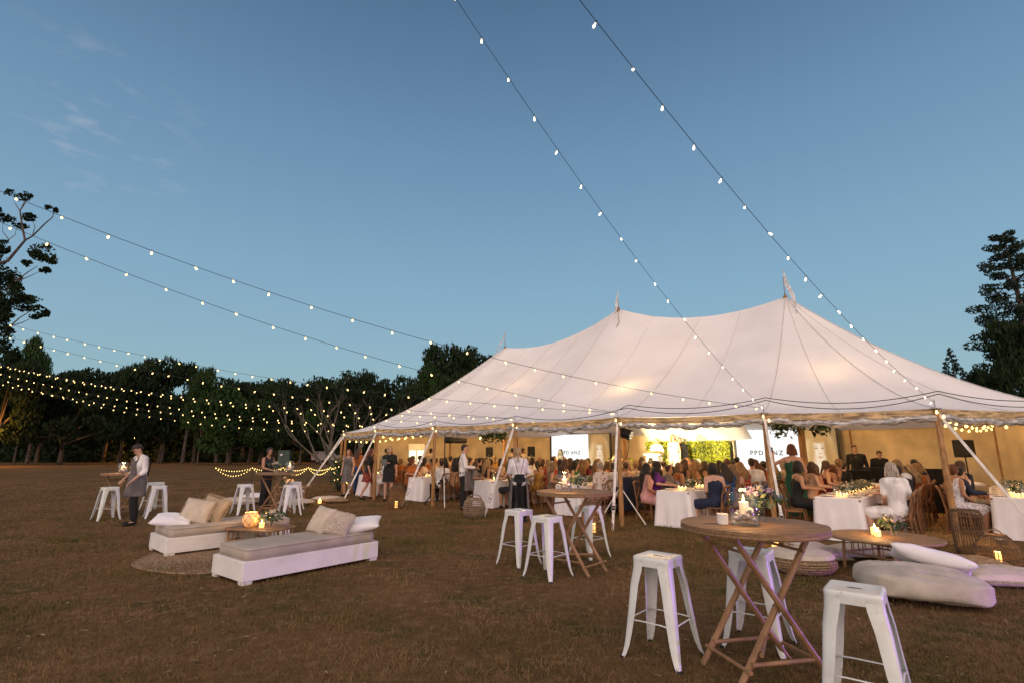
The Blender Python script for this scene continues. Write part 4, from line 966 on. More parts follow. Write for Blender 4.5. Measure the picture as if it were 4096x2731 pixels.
# round jute rug between the beds
rg = thing('round_rug', 'round brown jute rug between the two daybeds', 'rug', (-4.30, 8.72, 0))
b = MB()
def rgf(a, c):
    an = a * 6.28319; r_ = c * 1.42 * (1 + .015 * math.sin(an * 7)); return (r_ * math.cos(an), r_ * math.sin(an), .012 + .003 * math.sin(c * 130) + .006 * mnoise.noise(Vector((math.cos(an) * r_ * 2, math.sin(an) * r_ * 2, 0))))
b.grid(rgf, 72, 40); obj('weave', b, m_jute, rg)
obj('edge_braid', MB().tube([(1.42 * (1 + .015 * math.sin(a / 72 * 6.28319 * 7)) * math.cos(a / 72 * 6.28319), 1.42 * (1 + .015 * math.sin(a / 72 * 6.28319 * 7)) * math.sin(a / 72 * 6.28319), .012) for a in range(73)], .013, 5), m_jute, rg)
def bamboo_table(cx, cy, ang, L_, W_, h, label, m_t=None):
    t = thing('low_table', label, 'coffee table', (cx, cy, 0), ang)
    nb = int(W_ / .06); w = W_ / nb
    me = None
    for k in range(nb):
        y = -W_ / 2 + (k + .5) * w; sh = .09 if k in (0, nb - 1) else .02
        obj('slat', MB().box((0, y, h - .012), (L_ - 2 * sh, w - .006, .022)), m_t or m_teak, t, False)
    ring = [(L_ / 2 - .09, W_ / 2), (L_ / 2, W_ / 2 - .09), (L_ / 2, -W_ / 2 + .09), (L_ / 2 - .09, -W_ / 2), (-L_ / 2 + .09, -W_ / 2), (-L_ / 2, -W_ / 2 + .09), (-L_ / 2, W_ / 2 - .09), (-L_ / 2 + .09, W_ / 2)]
    obj('rim', MB().tube([(x, y, h - .018) for x, y in ring + ring[:1]], .018, 6), m_bamboo, t)
    for sx in (-1, 1):
        for sy in (-1, 1): obj('leg', MB().tube([(sx * (L_ / 2 - .08), sy * (W_ / 2 - .08), 0), (sx * (L_ / 2 - .08), sy * (W_ / 2 - .08), h - .02)], .022, 8), m_bamboo, t)
    for sy in (-1, 1):
        obj('rail', MB().tube([(-L_ / 2 + .08, sy * (W_ / 2 - .08), h * .45), (L_ / 2 - .08, sy * (W_ / 2 - .08), h * .45)], .014, 6), m_bamboo, t)
        for k in range(1, 6): x = -L_ / 2 + .08 + (L_ - .16) * k / 6; obj('spindle', MB().tube([(x, sy * (W_ / 2 - .08), h * .45), (x, sy * (W_ / 2 - .08), h - .03)], .009, 6), m_bamboo, t)
    for sx in (-1, 1):
        obj('rail', MB().tube([(sx * (L_ / 2 - .08), -W_ / 2 + .08, h * .45), (sx * (L_ / 2 - .08), W_ / 2 - .08, h * .45)], .014, 6), m_bamboo, t)
        for k in range(1, 5): y = -W_ / 2 + .08 + (W_ - .16) * k / 5; obj('spindle', MB().tube([(sx * (L_ / 2 - .08), y, h * .45), (sx * (L_ / 2 - .08), y, h - .03)], .009, 6), m_bamboo, t)
    return t
bamboo_table(-4.24, 9.10, math.atan2(-.5, .65) + .35, 1.0, .66, .36, 'low bamboo coffee table between the daybeds with a ribbed glass lantern on it')
def globe_lamp(loc, label, s=1.0, e=8):
    t = thing('globe_lantern', label, 'candle lantern', loc)
    b = MB(); n = 36
    prof = [(.06, 0.0), (.085, .02), (.112, .07), (.118, .12), (.105, .165), (.082, .195), (.085, .205)]
    b.lathe([(r * s, z * s) for r, z in prof], n, cap=False); obj('globe', b, mat('frosted_amber', (.9, .55, .28), rough=.3, emit=(1.0, .42, .12), estr=.32), t)
    for k in range(7):
        for sg in (-1, 1):
            pts = []
            for q in range(13):
                c = q / 12 * (len(prof) - 1); i = min(len(prof) - 2, int(c)); f_ = c - i; r = prof[i][0] + (prof[i + 1][0] - prof[i][0]) * f_; z = prof[i][1] + (prof[i + 1][1] - prof[i][1]) * f_
                a = k * 6.28319 / 7 + sg * q * .17; pts.append((r * s * 1.012 * math.cos(a), r * s * 1.012 * math.sin(a), z * s))
            obj('rib', MB().tube(pts, .0035 * s, 4), mat('rib_glass', (.30, .17, .08), rough=.3), t)
    b = MB(); b.ball((0, 0, .09 * s), (.03 * s, .03 * s, .045 * s)); obj('candle', b, glow('globe_core', (1, .66, .26), 4), t)
    candle_light((0, 0, .27 * s), e, t); return t
globe_lamp((-4.40, 9.06, .36), 'ribbed glass globe lantern glowing amber on the coffee table', 1.15, 9)
tealight((-4.17, 8.98, .36), 'lit square tealight between the globe lantern and the posy', 3, 1.2)
flowers((-4.04, 9.06, .36), 'white roses and foliage in a glass on the coffee table', 21, 1.6, False, .10)

# far lounge by the fence: low rattan table, rug and cushions
bamboo_table(-7.55, 18.3, .1, 1.1, .7, .42, 'dark rattan low table beyond the stools with a small globe lantern')
globe_lamp((-7.62, 18.2, .42), 'small globe lantern on the dark rattan table', 1.2, 6)
flowers((-7.9, 18.3, .42), 'pale posy beside the small globe lantern', 23, 1.5)
cushion('shaggy cream floor cushion lying behind the stools of the far bar table', (-8.45, 16.6, .10), (0, 0, 10), 1.15, .8, .22, m_cream, 7, fringe=.07)
cushion('small white pillow on the shaggy floor cushion', (-8.0, 16.5, .26), (8, 0, 0), .62, .42, .14, m_linen, 8)
cushion('long fringed cream floor cushion in front of the rattan table', (-6.6, 16.3, .09), (0, 0, 8), .95, .6, .19, m_cream, 9, fringe=.07)
cushion('cream floor cushion at the foot of the tent guy strap', (-6.1, 17.6, .08), (0, 0, -8), .9, .5, .17, m_cream, 10, fringe=.06)
cushion('round jute floor cushion beside the rattan table', (-5.6, 17.0, .07), (0, 0, 20), .7, .5, .14, m_jute, 11, fringe=.04)
tealight((-6.05, 16.8, 0), 'tealight glowing on the grass by the far floor cushions', 3, 1.6)

# right-hand lounge: round slatted table, cushions, beanbag
lt = thing('round_low_table', 'round slatted low table with tealights and white roses before the aisle', 'coffee table', (5.15, 7.50, 0), .35)
nb = 20; rad = .66; w = 2 * rad / nb; h = .45
for k in range(nb):
    y0, y1 = -rad + k * w + .003, -rad + (k + 1) * w - .003; ym = max(abs(y0), abs(y1)); x0 = math.sqrt(max(.002, rad ** 2 - ym ** 2)); x1 = math.sqrt(max(.002, rad ** 2 - min(abs(y0), abs(y1)) ** 2))
    m = MB(); xa = math.sqrt(max(.002, rad * rad - y0 * y0)); xb = math.sqrt(max(.002, rad * rad - y1 * y1))
    m.add([(-xa, y0, h - .02), (xa, y0, h - .02), (xb, y1, h - .02), (-xb, y1, h - .02), (-xa, y0, h), (xa, y0, h), (xb, y1, h), (-xb, y1, h)], [(3, 2, 1, 0), (4, 5, 6, 7), (0, 1, 5, 4), (1, 2, 6, 5), (2, 3, 7, 6), (3, 0, 4, 7)])
    obj('slat', m, m_teak, lt, False)
obj('rim', MB().tube([(rad * math.cos(a / 40 * 6.28319), rad * math.sin(a / 40 * 6.28319), h - .016) for a in range(41)], .017, 6), m_teak, lt)
lq = [(.48 * math.cos(a), .48 * math.sin(a)) for a in (R(45), R(135), R(225), R(315))]
for k, (x, y) in enumerate(lq):
    obj('leg', MB().tube([(x * 1.06, y * 1.06, 0), (x, y, h - .02)], .021, 8), m_bamboo, lt)
    x2, y2 = lq[(k + 1) % 4]; obj('rail', MB().tube([(x, y, .22), (x2, y2, .22)], .013, 6), m_bamboo, lt); obj('rail', MB().tube([(x, y, .38), (x2, y2, .38)], .011, 6), m_bamboo, lt)
    for q in range(1, 5): xx, yy = x + (x2 - x) * q / 5, y + (y2 - y) * q / 5; obj('spindle', MB().tube([(xx, yy, .22), (xx, yy, .38)], .008, 6), m_bamboo, lt)
tealight((5.03, 7.44, .452), 'square glass tealight glowing at the front of the round low table', 4, 1.15)
tealight((5.12, 7.62, .452), 'taller glowing glass behind the square tealight', 4, 1.5)
flowers((5.34, 7.56, .452), 'white roses with eucalyptus leaves on the round low table', 33, 1.55, False, .10)
cushion('huge calico beanbag cushion on the lawn behind the nearest stool', (4.52, 6.12, .15), (0, 2, -20), 1.22, .94, .40, m_bag, 12, wr=.012, fold=.05, flatb=True, nu=40, pinch=.9, ex=3.2)
cushion('white pillow slung over the back edge of the huge beanbag', (4.92, 6.42, .36), (-22, 12, -34), .80, .50, .20, m_linen, 13, wr=.012)
cushion('fringed cream floor cushion next to the round wicker lantern', (6.03, 6.80, .10), (0, 0, -12), .95, .72, .20, m_cream, 14, fringe=.07)
cushion('small fringed cushion leaning on the straw pouf', (4.62, 8.15, .15), (14, 6, 30), .7, .55, .16, m_cream, 15, fringe=.06)
cushion('flat beige cushion seen under the round low table', (5.55, 8.55, .08), (0, 0, 10), 1.2, .7, .16, m_beige, 16)
cushion('brown flat floor cushion between the round low table and the lanterns', (6.30, 7.75, .08), (0, 0, -8), 1.1, .6, .15, m_jute, 17)
pf = thing('straw_pouf', 'round woven straw pouf with a soft cream top', 'pouf', (3.98, 7.55, 0))
b = MB(); b.lathe([(.28, 0), (.38, .03), (.43, .09), (.43, .15), (.40, .19)], 32); obj('woven_side', b, m_jute, pf)
for z, r_ in ((.03, .385), (.06, .415), (.09, .435), (.12, .438), (.15, .436), (.18, .41)): obj('coil', MB().tube([(r_ * math.cos(a / 32 * 6.28319), r_ * math.sin(a / 32 * 6.28319), z) for a in range(33)], .012, 5), m_jute, pf)
b = MB(); b.lathe([(.40, .185), (.43, .20), (.40, .245), (.28, .275), (.001, .285)], 32); obj('top_cushion', b, m_cream, pf)

# wicker lanterns
def wicker(loc, label, prof, n, hoops, candle=True, e=8, handle=True, rr=.006, m=None):
    m = m or m_wicker
    t = thing('wicker_lantern', label, 'lantern', loc)
    rib = MB().tube([(r, 0, z) for r, z in prof], rr, 5).mesh('rib', m)
    for k in range(n): put('rib', rib, t, rz=k * 2 * math.pi / n)
    H_ = prof[-1][1]
    def rad_at(z):
        for (r0, z0), (r1, z1) in zip(prof, prof[1:]):
            if z0 <= z <= z1: return r0 + (r1 - r0) * (z - z0) / max(1e-6, z1 - z0)
        return prof[-1][0]
    for z in hoops: r_ = rad_at(z); obj('hoop', MB().tube([(r_ * math.cos(a / 28 * 6.28319), r_ * math.sin(a / 28 * 6.28319), z) for a in range(29)], rr * 1.15, 5), m, t)
    r_ = prof[-1][0]; obj('top_ring', MB().tube([(r_ * math.cos(a / 28 * 6.28319), r_ * math.sin(a / 28 * 6.28319), H_) for a in range(29)], rr * 2, 6), m, t)
    if handle:
        obj('handle', MB().tube([(r_ * math.cos(a), .02, H_ + r_ * .55 * math.sin(a)) for a in [math.pi * q / 10 for q in range(11)]], rr * 1.6, 6), m, t)
    if candle:
        obj('candle', MB().lathe([(.042, .02), (.042, .19), (.036, .195)], 12), m_waxhot, t); obj('base_plate', MB().lathe([(.16, .004), (.16, .018)], 16), m, t)
        candle_light((0, 0, .26), e, t)
    return t
wicker((6.97, 7.82, 0), 'squat round wicker lantern with a lit candle inside', [(.20, .01), (.255, .06), (.27, .14), (.24, .27), (.175, .38), (.13, .42)], 44, (.02, .08, .12, .25, .37, .40), e=7)
wicker((7.18, 8.50, 0), 'tall straight wicker basket lantern behind the squat one', [(.17, .01), (.195, .08), (.20, .40), (.195, .64), (.17, .69)], 36, (.02, .10, .37, .40, .61, .67), candle=False, handle=False)
wicker((-3.32, 15.35, 0), 'tall bottle-shaped wicker lantern with an orange candle by the woman in black dress', [(.20, .01), (.23, .12), (.23, .42), (.19, .56), (.12, .64)], 36, tuple(.04 * k + .03 for k in range(15)), e=5)
wicker((-.93, 13.15, 0), 'round striped wicker lantern standing at the foot of a guy strap', [(.16, .01), (.24, .10), (.27, .24), (.24, .38), (.17, .46)], 24, tuple(.045 * k + .03 for k in range(10)), candle=False, rr=.008, m=mat('pale_wicker', (.30, .22, .15), var=.25, scale=20))
wicker((1.62, 10.70, 0), 'wicker lantern glowing behind the stool legs near the middle bar table', [(.17, .01), (.22, .12), (.23, .36), (.19, .52), (.13, .62)], 36, (.05, .1, .2, .3, .4, .5, .58), e=9)
tealight((4.48, 9.25, 0), 'tealight burning on the grass behind the large bar table', 4, 1.6)
# ------------------------------------------------------------------ long banquet tables, chairs
TAB = [(-5.45, 19.5, 7.0), (-3.20, 17.5, 7.2), (-.85, 15.5, 7.2), (1.40, 13.6, 7.2), (3.45, 11.5, 7.6), (5.95, 9.8, 6.2), (9.25, 9.75, 4.6)]
def tpt(k, x, y, z=0.0):
    tx, ty, _ = TAB[k]; return (tx + DN.x * x + NB.x * y, ty + DN.y * x + NB.y * y, z)
TN = [ORD[k] + ' banquet table from the trees' for k in range(7)]
glass_me = MB().lathe([(.030, 0), (.030, .004), (.004, .008), (.004, .085), (.030, .12), (.036, .16), (.031, .205)], 10, cap=False).mesh('wine_glass', m_glass)
plate_me = MB().lathe([(.06, 0), (.10, .006), (.135, .016), (.130, .019), (.09, .010), (.001, .008)], 18).mesh('dinner_plate', m_ply)
nap = MB(); nap.grid(lambda a, c: ((a - .5) * .09 + .008 * math.sin(c * 8), (c - .5) * .23, .018 + .010 * math.sin(a * 3.14) + .006 * math.sin(c * 11 + a * 4)), 6, 8); nap_me = nap.mesh('folded_napkin', mat('napkin_cloth', (.40, .35, .31), rough=.9))
votive_me = None
for k, (tx, ty, TL) in enumerate(TAB):
    rnd = random.Random(50 + k)
    t = thing('banquet_table', 'long trestle table hidden under white cloth, the ' + TN[k], 'table', (tx, ty, 0), AZ, 'banquet tables')
    obj('tabletop', MB().box((0, TL / 2, .73), (.76, TL, .03)), m_teak, t, False)
    for yy in (.6, TL - .6):
        for sx in (-1, 1): obj('leg', MB().tube([(sx * .3, yy, 0), (sx * .3, yy, .72)], .018, 6), m_steel, t)
    hw_, n = (.44 if k != 2 else .38), 0
    per = []; cr_ = .05; step = .035
    def seg(ax, ay, bx, by):
        L_ = math.hypot(bx - ax, by - ay); q = max(1, int(L_ / step))
        return [(ax + (bx - ax) * i / q, ay + (by - ay) * i / q) for i in range(q)]
    w = .385
    per = seg(-w, .04, -w + .04, 0) + seg(-w + .04, 0, w - .04, 0) + seg(w - .04, 0, w, .04)
    step = .09
    per += seg(w, .04, w, TL) + seg(w, TL, -w, TL) + seg(-w, TL, -w, .04)
    n = len(per); m = MB(); vs = []
    rows = [0, .04, .12, .25, .42, .60, .735]
    for r_ in rows:
        for i, (x, y) in enumerate(per):
            cx = 0; cy = min(max(y, .3), TL - .3); dx, dy = x - cx, (y - cy)
            fr_ = y < .3; ln = math.hypot(dx if not fr_ else dx * .55, dy) or 1
            ox, oy = (dx * (.55 if fr_ else 1)) / ln, dy / ln
            s_ = (x * 1.0 + y) if not fr_ else x
            wv = math.sin(s_ * 17 + k * 2) * .5 + math.sin(s_ * 31 + k) * .35 + 1.1 * mnoise.noise(Vector((x * 5, y * 3, k * 7.0)))
            corner = max(0, 1 - abs(abs(x) - w) * 9) * max(0, 1 - y * 6)
            fl = (r_ / .735) ** 1.2 * (.035 + .030 * wv + .07 * corner)
            zz = .752 - r_ + (.02 * mnoise.noise(Vector((x * 3, y * 2, k))) if r_ == rows[-1] else 0)
            vs.append((x + ox * fl, y + oy * fl, max(.006, zz)))
    m.add(vs, [(i * n + j, (i + 1) * n + j, (i + 1) * n + (j + 1) % n, i * n + (j + 1) % n) for i in range(len(rows) - 1) for j in range(n)] + [tuple(range(n))])
    cl = obj('tablecloth', m, m_linen, None, loc=(tx, ty, 0), rz=AZ, ang=80); tag(cl, 'white tablecloth falling to the grass over the ' + TN[k], 'tablecloth', 'white tablecloths')
    ns = int((min(TL, 3.6) - .35) / .62) + 1
    for i in range(ns):
        yy = .42 + i * .62
        for sx in (-1, 1):
            o = put('dinner_plate', plate_me, None, tpt(k, sx * .22, yy, .756)); tag(o, 'dinner plate laid on the ' + TN[k], 'plate', 'plates on the ' + TN[k])
            o = put('folded_napkin', nap_me, None, tpt(k, sx * .22, yy, .764), AZ + 1.57 + rnd.uniform(-.5, .5)); tag(o, 'folded napkin on a plate, ' + TN[k], 'napkin', 'napkins on the ' + TN[k])
            for q in range(2):
                o = put('wine_glass', glass_me, None, tpt(k, sx * (.10 + .02 * q), yy + .12 + .08 * q, .755)); tag(o, 'clear wine glass among the settings of the ' + TN[k], 'wine glass', 'wine glasses on the ' + TN[k])
    for i, yy in enumerate((.55, 1.5, 2.5, 3.6)):
        if yy > TL - .4: continue
        t = thing('candle_cluster', f'{ORD[i]} cluster of lit glass votives along the {TN[k]}', 'candles', tpt(k, 0, yy, .755))
        for q in range(5):
            a = q * 1.3; r_ = .05 + .012 * q; h = .07 + .03 * (q % 3)
            obj('votive', MB().lathe([(.022, 0), (.028, .01), (.030, h), (.027, h)], 8, (r_ * math.cos(a), r_ * math.sin(a), 0), cap=False), m_glass, t)
            obj('candle', MB().lathe([(.019, .004), (.019, h * .5), (.001, h * .5)], 8, (r_ * math.cos(a), r_ * math.sin(a), 0)), m_waxhot, t)
            b = MB(); b.ball((r_ * math.cos(a), r_ * math.sin(a), h * .5 + .014), (.006, .006, .014), 6, 5); obj('flame', b, m_flame, t)
        if i < 3: candle_light((0, 0, .26), 4.5 if i < 2 else 7, t)
    if k in (3, 4, 5, 6):
        for i, yy in enumerate((1.0, 2.0, 3.0)): flowers(tpt(k, .02, yy, .755), f'{ORD[i]} low flower arrangement on the {TN[k]}', 60 + k * 5 + i, 1.5, False, .08, False)

def make_chair():
    t = thing('crossback_chair', '', 'chair')
    obj('seat', MB().lathe([(.001, .462), (.17, .462), (.20, .455), (.205, .44), (.19, .435), (.001, .435)], 16, sx=1.02, sy=1.0), m_chair, t)
    for sx in (-1, 1): obj('leg', MB().tube([(sx * .16, .15, .44), (sx * .185, .19, 0)], [.018, .013], 6), m_chair, t)
    for sx in (-1, 1): obj('rear_leg', MB().tube([(sx * .19, -.22, 0), (sx * .175, -.185, .44), (sx * .185, -.22, .70), (sx * .17, -.26, .86)], [.014, .018, .016, .014], 6), m_chair, t)
    obj('top_rail', MB().tube([(-.17, -.26, .85), (-.13, -.285, .885), (0, -.30, .90), (.13, -.285, .885), (.17, -.26, .85)], .019, 6, flat=1.3), m_chair, t)
    for s_ in (-1, 1): obj('cross_slat', MB().tube([(-.15 * s_, -.265, .85), (0, -.235 - .006 * s_, .66), (.17 * s_, -.195, .47)], .011, 5), m_chair, t)
    obj('stretcher_ring', MB().tube([(.15 * math.cos(a / 12 * 6.28319), .15 * math.sin(a / 12 * 6.28319), .24) for a in range(13)], .009, 5), m_chair, t)
    for sx in (-1, 1): obj('bent_brace', MB().tube([(sx * .18, -.19, .20), (sx * .13, -.19, .37), (0, -.19, .42)], .008, 5), m_chair, t)
    return t

# ------------------------------------------------------------------ people
def rm(name, mb, m, voxel=.014, smooth=4):
    me = mb.mesh(name + '_src', m); o = bpy.data.objects.new('tmp', me); COL.objects.link(o)
    a = o.modifiers.new('r', 'REMESH'); a.mode = 'VOXEL'; a.voxel_size = voxel; a.use_smooth_shade = True
    if smooth: s = o.modifiers.new('s', 'SMOOTH'); s.iterations = smooth; s.factor = .5
    dg = bpy.context.evaluated_depsgraph_get(); dg.update()
    out = bpy.data.meshes.new_from_object(o.evaluated_get(dg), depsgraph=dg); out.name = name
    bpy.data.objects.remove(o); bpy.data.meshes.remove(me)
    out.materials.clear(); out.materials.append(m); out.polygons.foreach_set('use_smooth', [True] * len(out.polygons))
    return out
SKIN = [mat('skin_fair', (.50, .29, .20), rough=.55, var=.05), mat('skin_tan', (.38, .20, .12), rough=.55, var=.05), mat('skin_deep', (.20, .10, .06), rough=.55, var=.05)]
HAIRC = {'black': (.010, .007, .006), 'dark brown': (.030, .016, .009), 'brown': (.075, .036, .018), 'auburn': (.13, .040, .015), 'sandy': (.22, .13, .065), 'blonde': (.40, .26, .12), 'silver': (.42, .36, .30), 'golden': (.30, .17, .06)}
def hairm(c): return mat('hair_' + c.replace(' ', '_'), HAIRC[c], rough=.5, var=.35, scale=30, stretch=(3, 3, .35), bump=.9, bscale=70)
CLO = {'black': (.012, .012, .014), 'white': (.70, .67, .66), 'cream': (.60, .50, .36), 'navy': (.012, .018, .045), 'red': (.42, .03, .03), 'pink': (.55, .27, .26), 'purple': (.09, .015, .16), 'blue': (.02, .055, .16), 'green': (.012, .085, .045),
       'rust': (.32, .10, .025), 'mustard': (.42, .24, .05), 'grey': (.13, .12, .12), 'peach': (.60, .36, .22), 'burgundy': (.13, .015, .025), 'teal': (.03, .13, .13), 'beige': (.40, .32, .24), 'charcoal': (.075, .070, .075)}
def clom(c): return mat('cloth_' + c, CLO[c], rough=.85, var=.18, scale=4, bump=.6, bscale=8, stretch=(1.6, 1.6, .7))
def pattern(name, base, dots, sc):
    if name in MATS: return MATS[name]
    m = mat(name, base, rough=.85); nt = m.node_tree; N, L = nt.nodes, nt.links
    v = N.new('ShaderNodeTexVoronoi'); v.inputs['Scale'].default_value = sc; tc = [n for n in N if n.type == 'TEX_COORD'][0]; L.new(tc.outputs['Object'], v.inputs['Vector'])
    mr = N.new('ShaderNodeMapRange'); mr.inputs['From Min'].default_value = .30; mr.inputs['From Max'].default_value = .36; L.new(v.outputs['Distance'], mr.inputs['Value'])
    mx = N.new('ShaderNodeMix'); mx.data_type = 'RGBA'; mx.inputs['A'].default_value = (*dots, 1); mx.inputs['B'].default_value = (*base, 1)
    L.new(mr.outputs['Result'], mx.inputs['Factor']); L.new(mx.outputs['Result'], N['Principled BSDF'].inputs['Base Color']); return m
FLORAL = pattern('floral_print', (.62, .52, .46), (.22, .09, .10), 14); LEOP = pattern('spotted_print', (.20, .13, .08), (.015, .012, .01), 40); DOTS = pattern('dotted_print', (.68, .66, .70), (.06, .06, .12), 34); REDPRINT = pattern('dark_red_print', (.16, .02, .015), (.35, .12, .05), 18)

def V(*a): return Vector(a)
def rz_(p, a, c=(0, 0)):
    ca, sa = math.cos(a), math.sin(a); x, y = p.x - c[0], p.y - c[1]; return Vector((c[0] + x * ca - y * sa, c[1] + x * sa + y * ca, p.z))
def pose(seated=False, twist=0, lean=0.0, headyaw=0, headpitch=0, arms=None, legs=None, stoop=0.0, female=True, side=0.0):
    sw = .165 if female else .195
    J = {'pel': V(0, 0, .93), 'wst': V(0, 0, 1.08), 'chs': V(0, .0, 1.27), 'nk': V(0, -.015, 1.45), 'hd': V(0, .02, 1.615)}
    for s, n in ((-1, 'L'), (1, 'R')):
        J['sh' + n] = V(s * sw, -.005, 1.395); J['el' + n] = V(s * (sw + .055), -.03, 1.12); J['wr' + n] = V(s * (sw + .06), .05, .88)
        J['hp' + n] = V(s * .085, 0, .90); J['kn' + n] = V(s * .095, .02, .49); J['an' + n] = V(s * .095, -.02, .09); J['to' + n] = V(s * .115, .13, .035)
    if seated:
        dz = .56 - .93
        for k in list(J):
            if k[:2] not in ('kn', 'an', 'to'): J[k] = J[k] + V(0, -.03, dz)
        for s, n in ((-1, 'L'), (1, 'R')):
            J['kn' + n] = V(s * .12, .40, .52); J['an' + n] = V(s * .12, .36, .09); J['to' + n] = V(s * .13, .50, .035)
    if legs: 
        for k, v in legs.items(): J[k] = Vector(v)
    if arms:
        for k, v in arms.items(): J[k] = Vector(v)
    up = ['wst', 'chs', 'nk', 'hd', 'shL', 'shR', 'elL', 'elR', 'wrL', 'wrR']
    p0 = J['pel'].copy()
    for k in up:
        if k[:2] in ('el', 'wr') and arms and k in arms: continue
        q = J[k]; h = q.z - p0.z; q = rz_(q, twist * min(1, h / .35) if k != 'wst' else twist * .4, (p0.x, p0.y))
        f = rz_(V(0, 1, 0), twist); sd = rz_(V(1, 0, 0), twist)
        q = q + f * math.sin(lean) * h * 1.0 + sd * side * h - V(0, 0, 1) * (1 - math.cos(lean)) * h
        J[k] = q
    J['hyaw'] = twist + headyaw; J['hpit'] = headpitch; J['f'] = female; J['tw'] = twist
    f = rz_(V(0, 1, 0), J['hyaw']); J['hd'] = J['hd'] + f * (-.07 * math.sin(headpitch)) - V(0, 0, .03 * abs(math.sin(headpitch)))
    return J
def headmat(J): return Matrix.Translation(J['hd']) @ Matrix.Rotation(J['hyaw'], 4, 'Z') @ Matrix.Rotation(J['hpit'], 4, 'X')
def hpt(J, p): return headmat(J) @ Vector(p)
def eball(mb, M, c, r, n=12, m=9):
    t = MB(); t.ball(c, r, n, m); mb.add([M @ Vector(v) for v in t.v], t.f)
def torso(mb, J, g=0.0, top=1.0, sh=True):
    w = .010 if J['f'] else .014; a = J['tw']; sd = lambda q, t_=1.0: rz_(V(q, 0, 0), a * t_)
    for s in (-1, 1):
        mb.cap(J['pel'] + V(s * .075, -.01, 0), J['wst'] + sd(s * .045, .4), .105 + g, .088 + g + w)
        mb.cap(J['wst'] + sd(s * .045, .4), J['chs'] + sd(s * .07), .088 + g + w, .098 + g + w * .7)
        if top >= 1: mb.cap(J['chs'] + sd(s * .07), J['sh' + 'LR'[s > 0]] * .62 + J['nk'] * .38 + V(0, 0, -.03), .098 + g + w * .7, .068 + g)
        if J['f']: mb.ball(J['chs'] + sd(s * .065) + rz_(V(0, .065, .015), a), (.065 + g, .065 + g, .065 + g), 10, 8)
        if sh: mb.cap(J['nk'] + V(0, 0, -.02), J['sh' + 'LR'[s > 0]], .050 + g, .053 + g)
def arms_(mb, J, g=0.0, upto=1.0, which='LR'):
    for n in which:
        mb.cap(J['sh' + n], J['sh' + n].lerp(J['el' + n], min(1, upto)), .050 + g, .050 + g - .012 * min(1, upto))
        if upto > 1: mb.cap(J['el' + n], J['el' + n].lerp(J['wr' + n], upto - 1), .038 + g, .038 + g - .012 * (upto - 1))
def legs_(mb, J, g=0.0, upto=2.0, g2=None):
    g2 = g if g2 is None else g2
    for n in 'LR':
        mb.cap(J['hp' + n], J['hp' + n].lerp(J['kn' + n], min(1, upto)), .088 + g, .088 + g - .032 * min(1, upto))
        if upto > 1:
            k, a = J['kn' + n], J['an' + n]; f = upto - 1; back = (k - a).cross(V(1, 0, 0)).normalized() * .012
            mid = k.lerp(a, .35) - back; mb.cap(k, mid, .056 + g, .056 + g2); mb.cap(mid, k.lerp(a, f), .056 + g2, .036 + g2)
def feet_(mb, J, g=0.0):
    for n in 'LR': mb.cap(J['an' + n] + V(0, 0, -.02), J['to' + n], .036 + g, .028 + g)
def body_mesh(J, voxel=.014, fingers=True):
    b = MB(); torso(b, J); arms_(b, J, 0, 2); legs_(b, J); feet_(b, J)
    b.cap(J['nk'] + V(0, 0, -.05), J['hd'] + V(0, 0, -.03), .052 if J['f'] else .060, .048 if J['f'] else .056)
    M = headmat(J)
    eball(b, M, (0, -.012, .028), (.074, .090, .088)); eball(b, M, (0, .022, -.030), (.060, .068, .078)); eball(b, M, (0, .052, -.075), (.034, .036, .028))
    eball(b, M, (0, .092, -.018), (.013, .018, .022), 8, 6); eball(b, M, (0, .078, -.052), (.024, .014, .010), 8, 6)
    for s in (-1, 1): eball(b, M, (s * .074, -.005, -.012), (.012, .018, .028), 8, 6)
    pal = []
    for n, s in (('L', -1), ('R', 1)):
        w, e = J['wr' + n], J['el' + n]; d = (w - e).normalized(); sd = d.cross(V(0, 0, 1)); sd = (sd if sd.length > .2 else V(1, 0, 0)).normalized(); nn = sd.cross(d)
        for q in (-.018, 0, .018): b.cap(w + d * .005, w + d * .075 + sd * q, .018, .013)
        pal.append((w + d * .075, d, sd, nn, s))
    me = rm('body', b, SKIN[0], voxel)
    fb = MB()
    for (p, d, sd, nn, s) in pal:
        for i, (q, L_) in enumerate(((-.027, .055), (-.009, .068), (.009, .072), (.027, .062))):
            a = p + sd * q - d * .012; fb.tube([a, a + d * L_ * .45 - nn * .006, a + d * L_ * .8 - nn * .020, a + d * L_ - nn * .036], [.0090, .0088, .0080, .0062], 6)
        a = p - d * .06 - sd * .024 * s; fb.tube([a, a - sd * s * .022 + d * .018 - nn * .008, a - sd * s * .030 + d * .045 - nn * .018], [.011, .010, .008], 6)
    bm = bmesh.new(); bm.from_mesh(me); m2 = fb.mesh('f', SKIN[0]); bm.from_mesh(m2); bm.to_mesh(me); bm.free(); bpy.data.meshes.remove(m2)
    me.polygons.foreach_set('use_smooth', [True] * len(me.polygons))
    return me
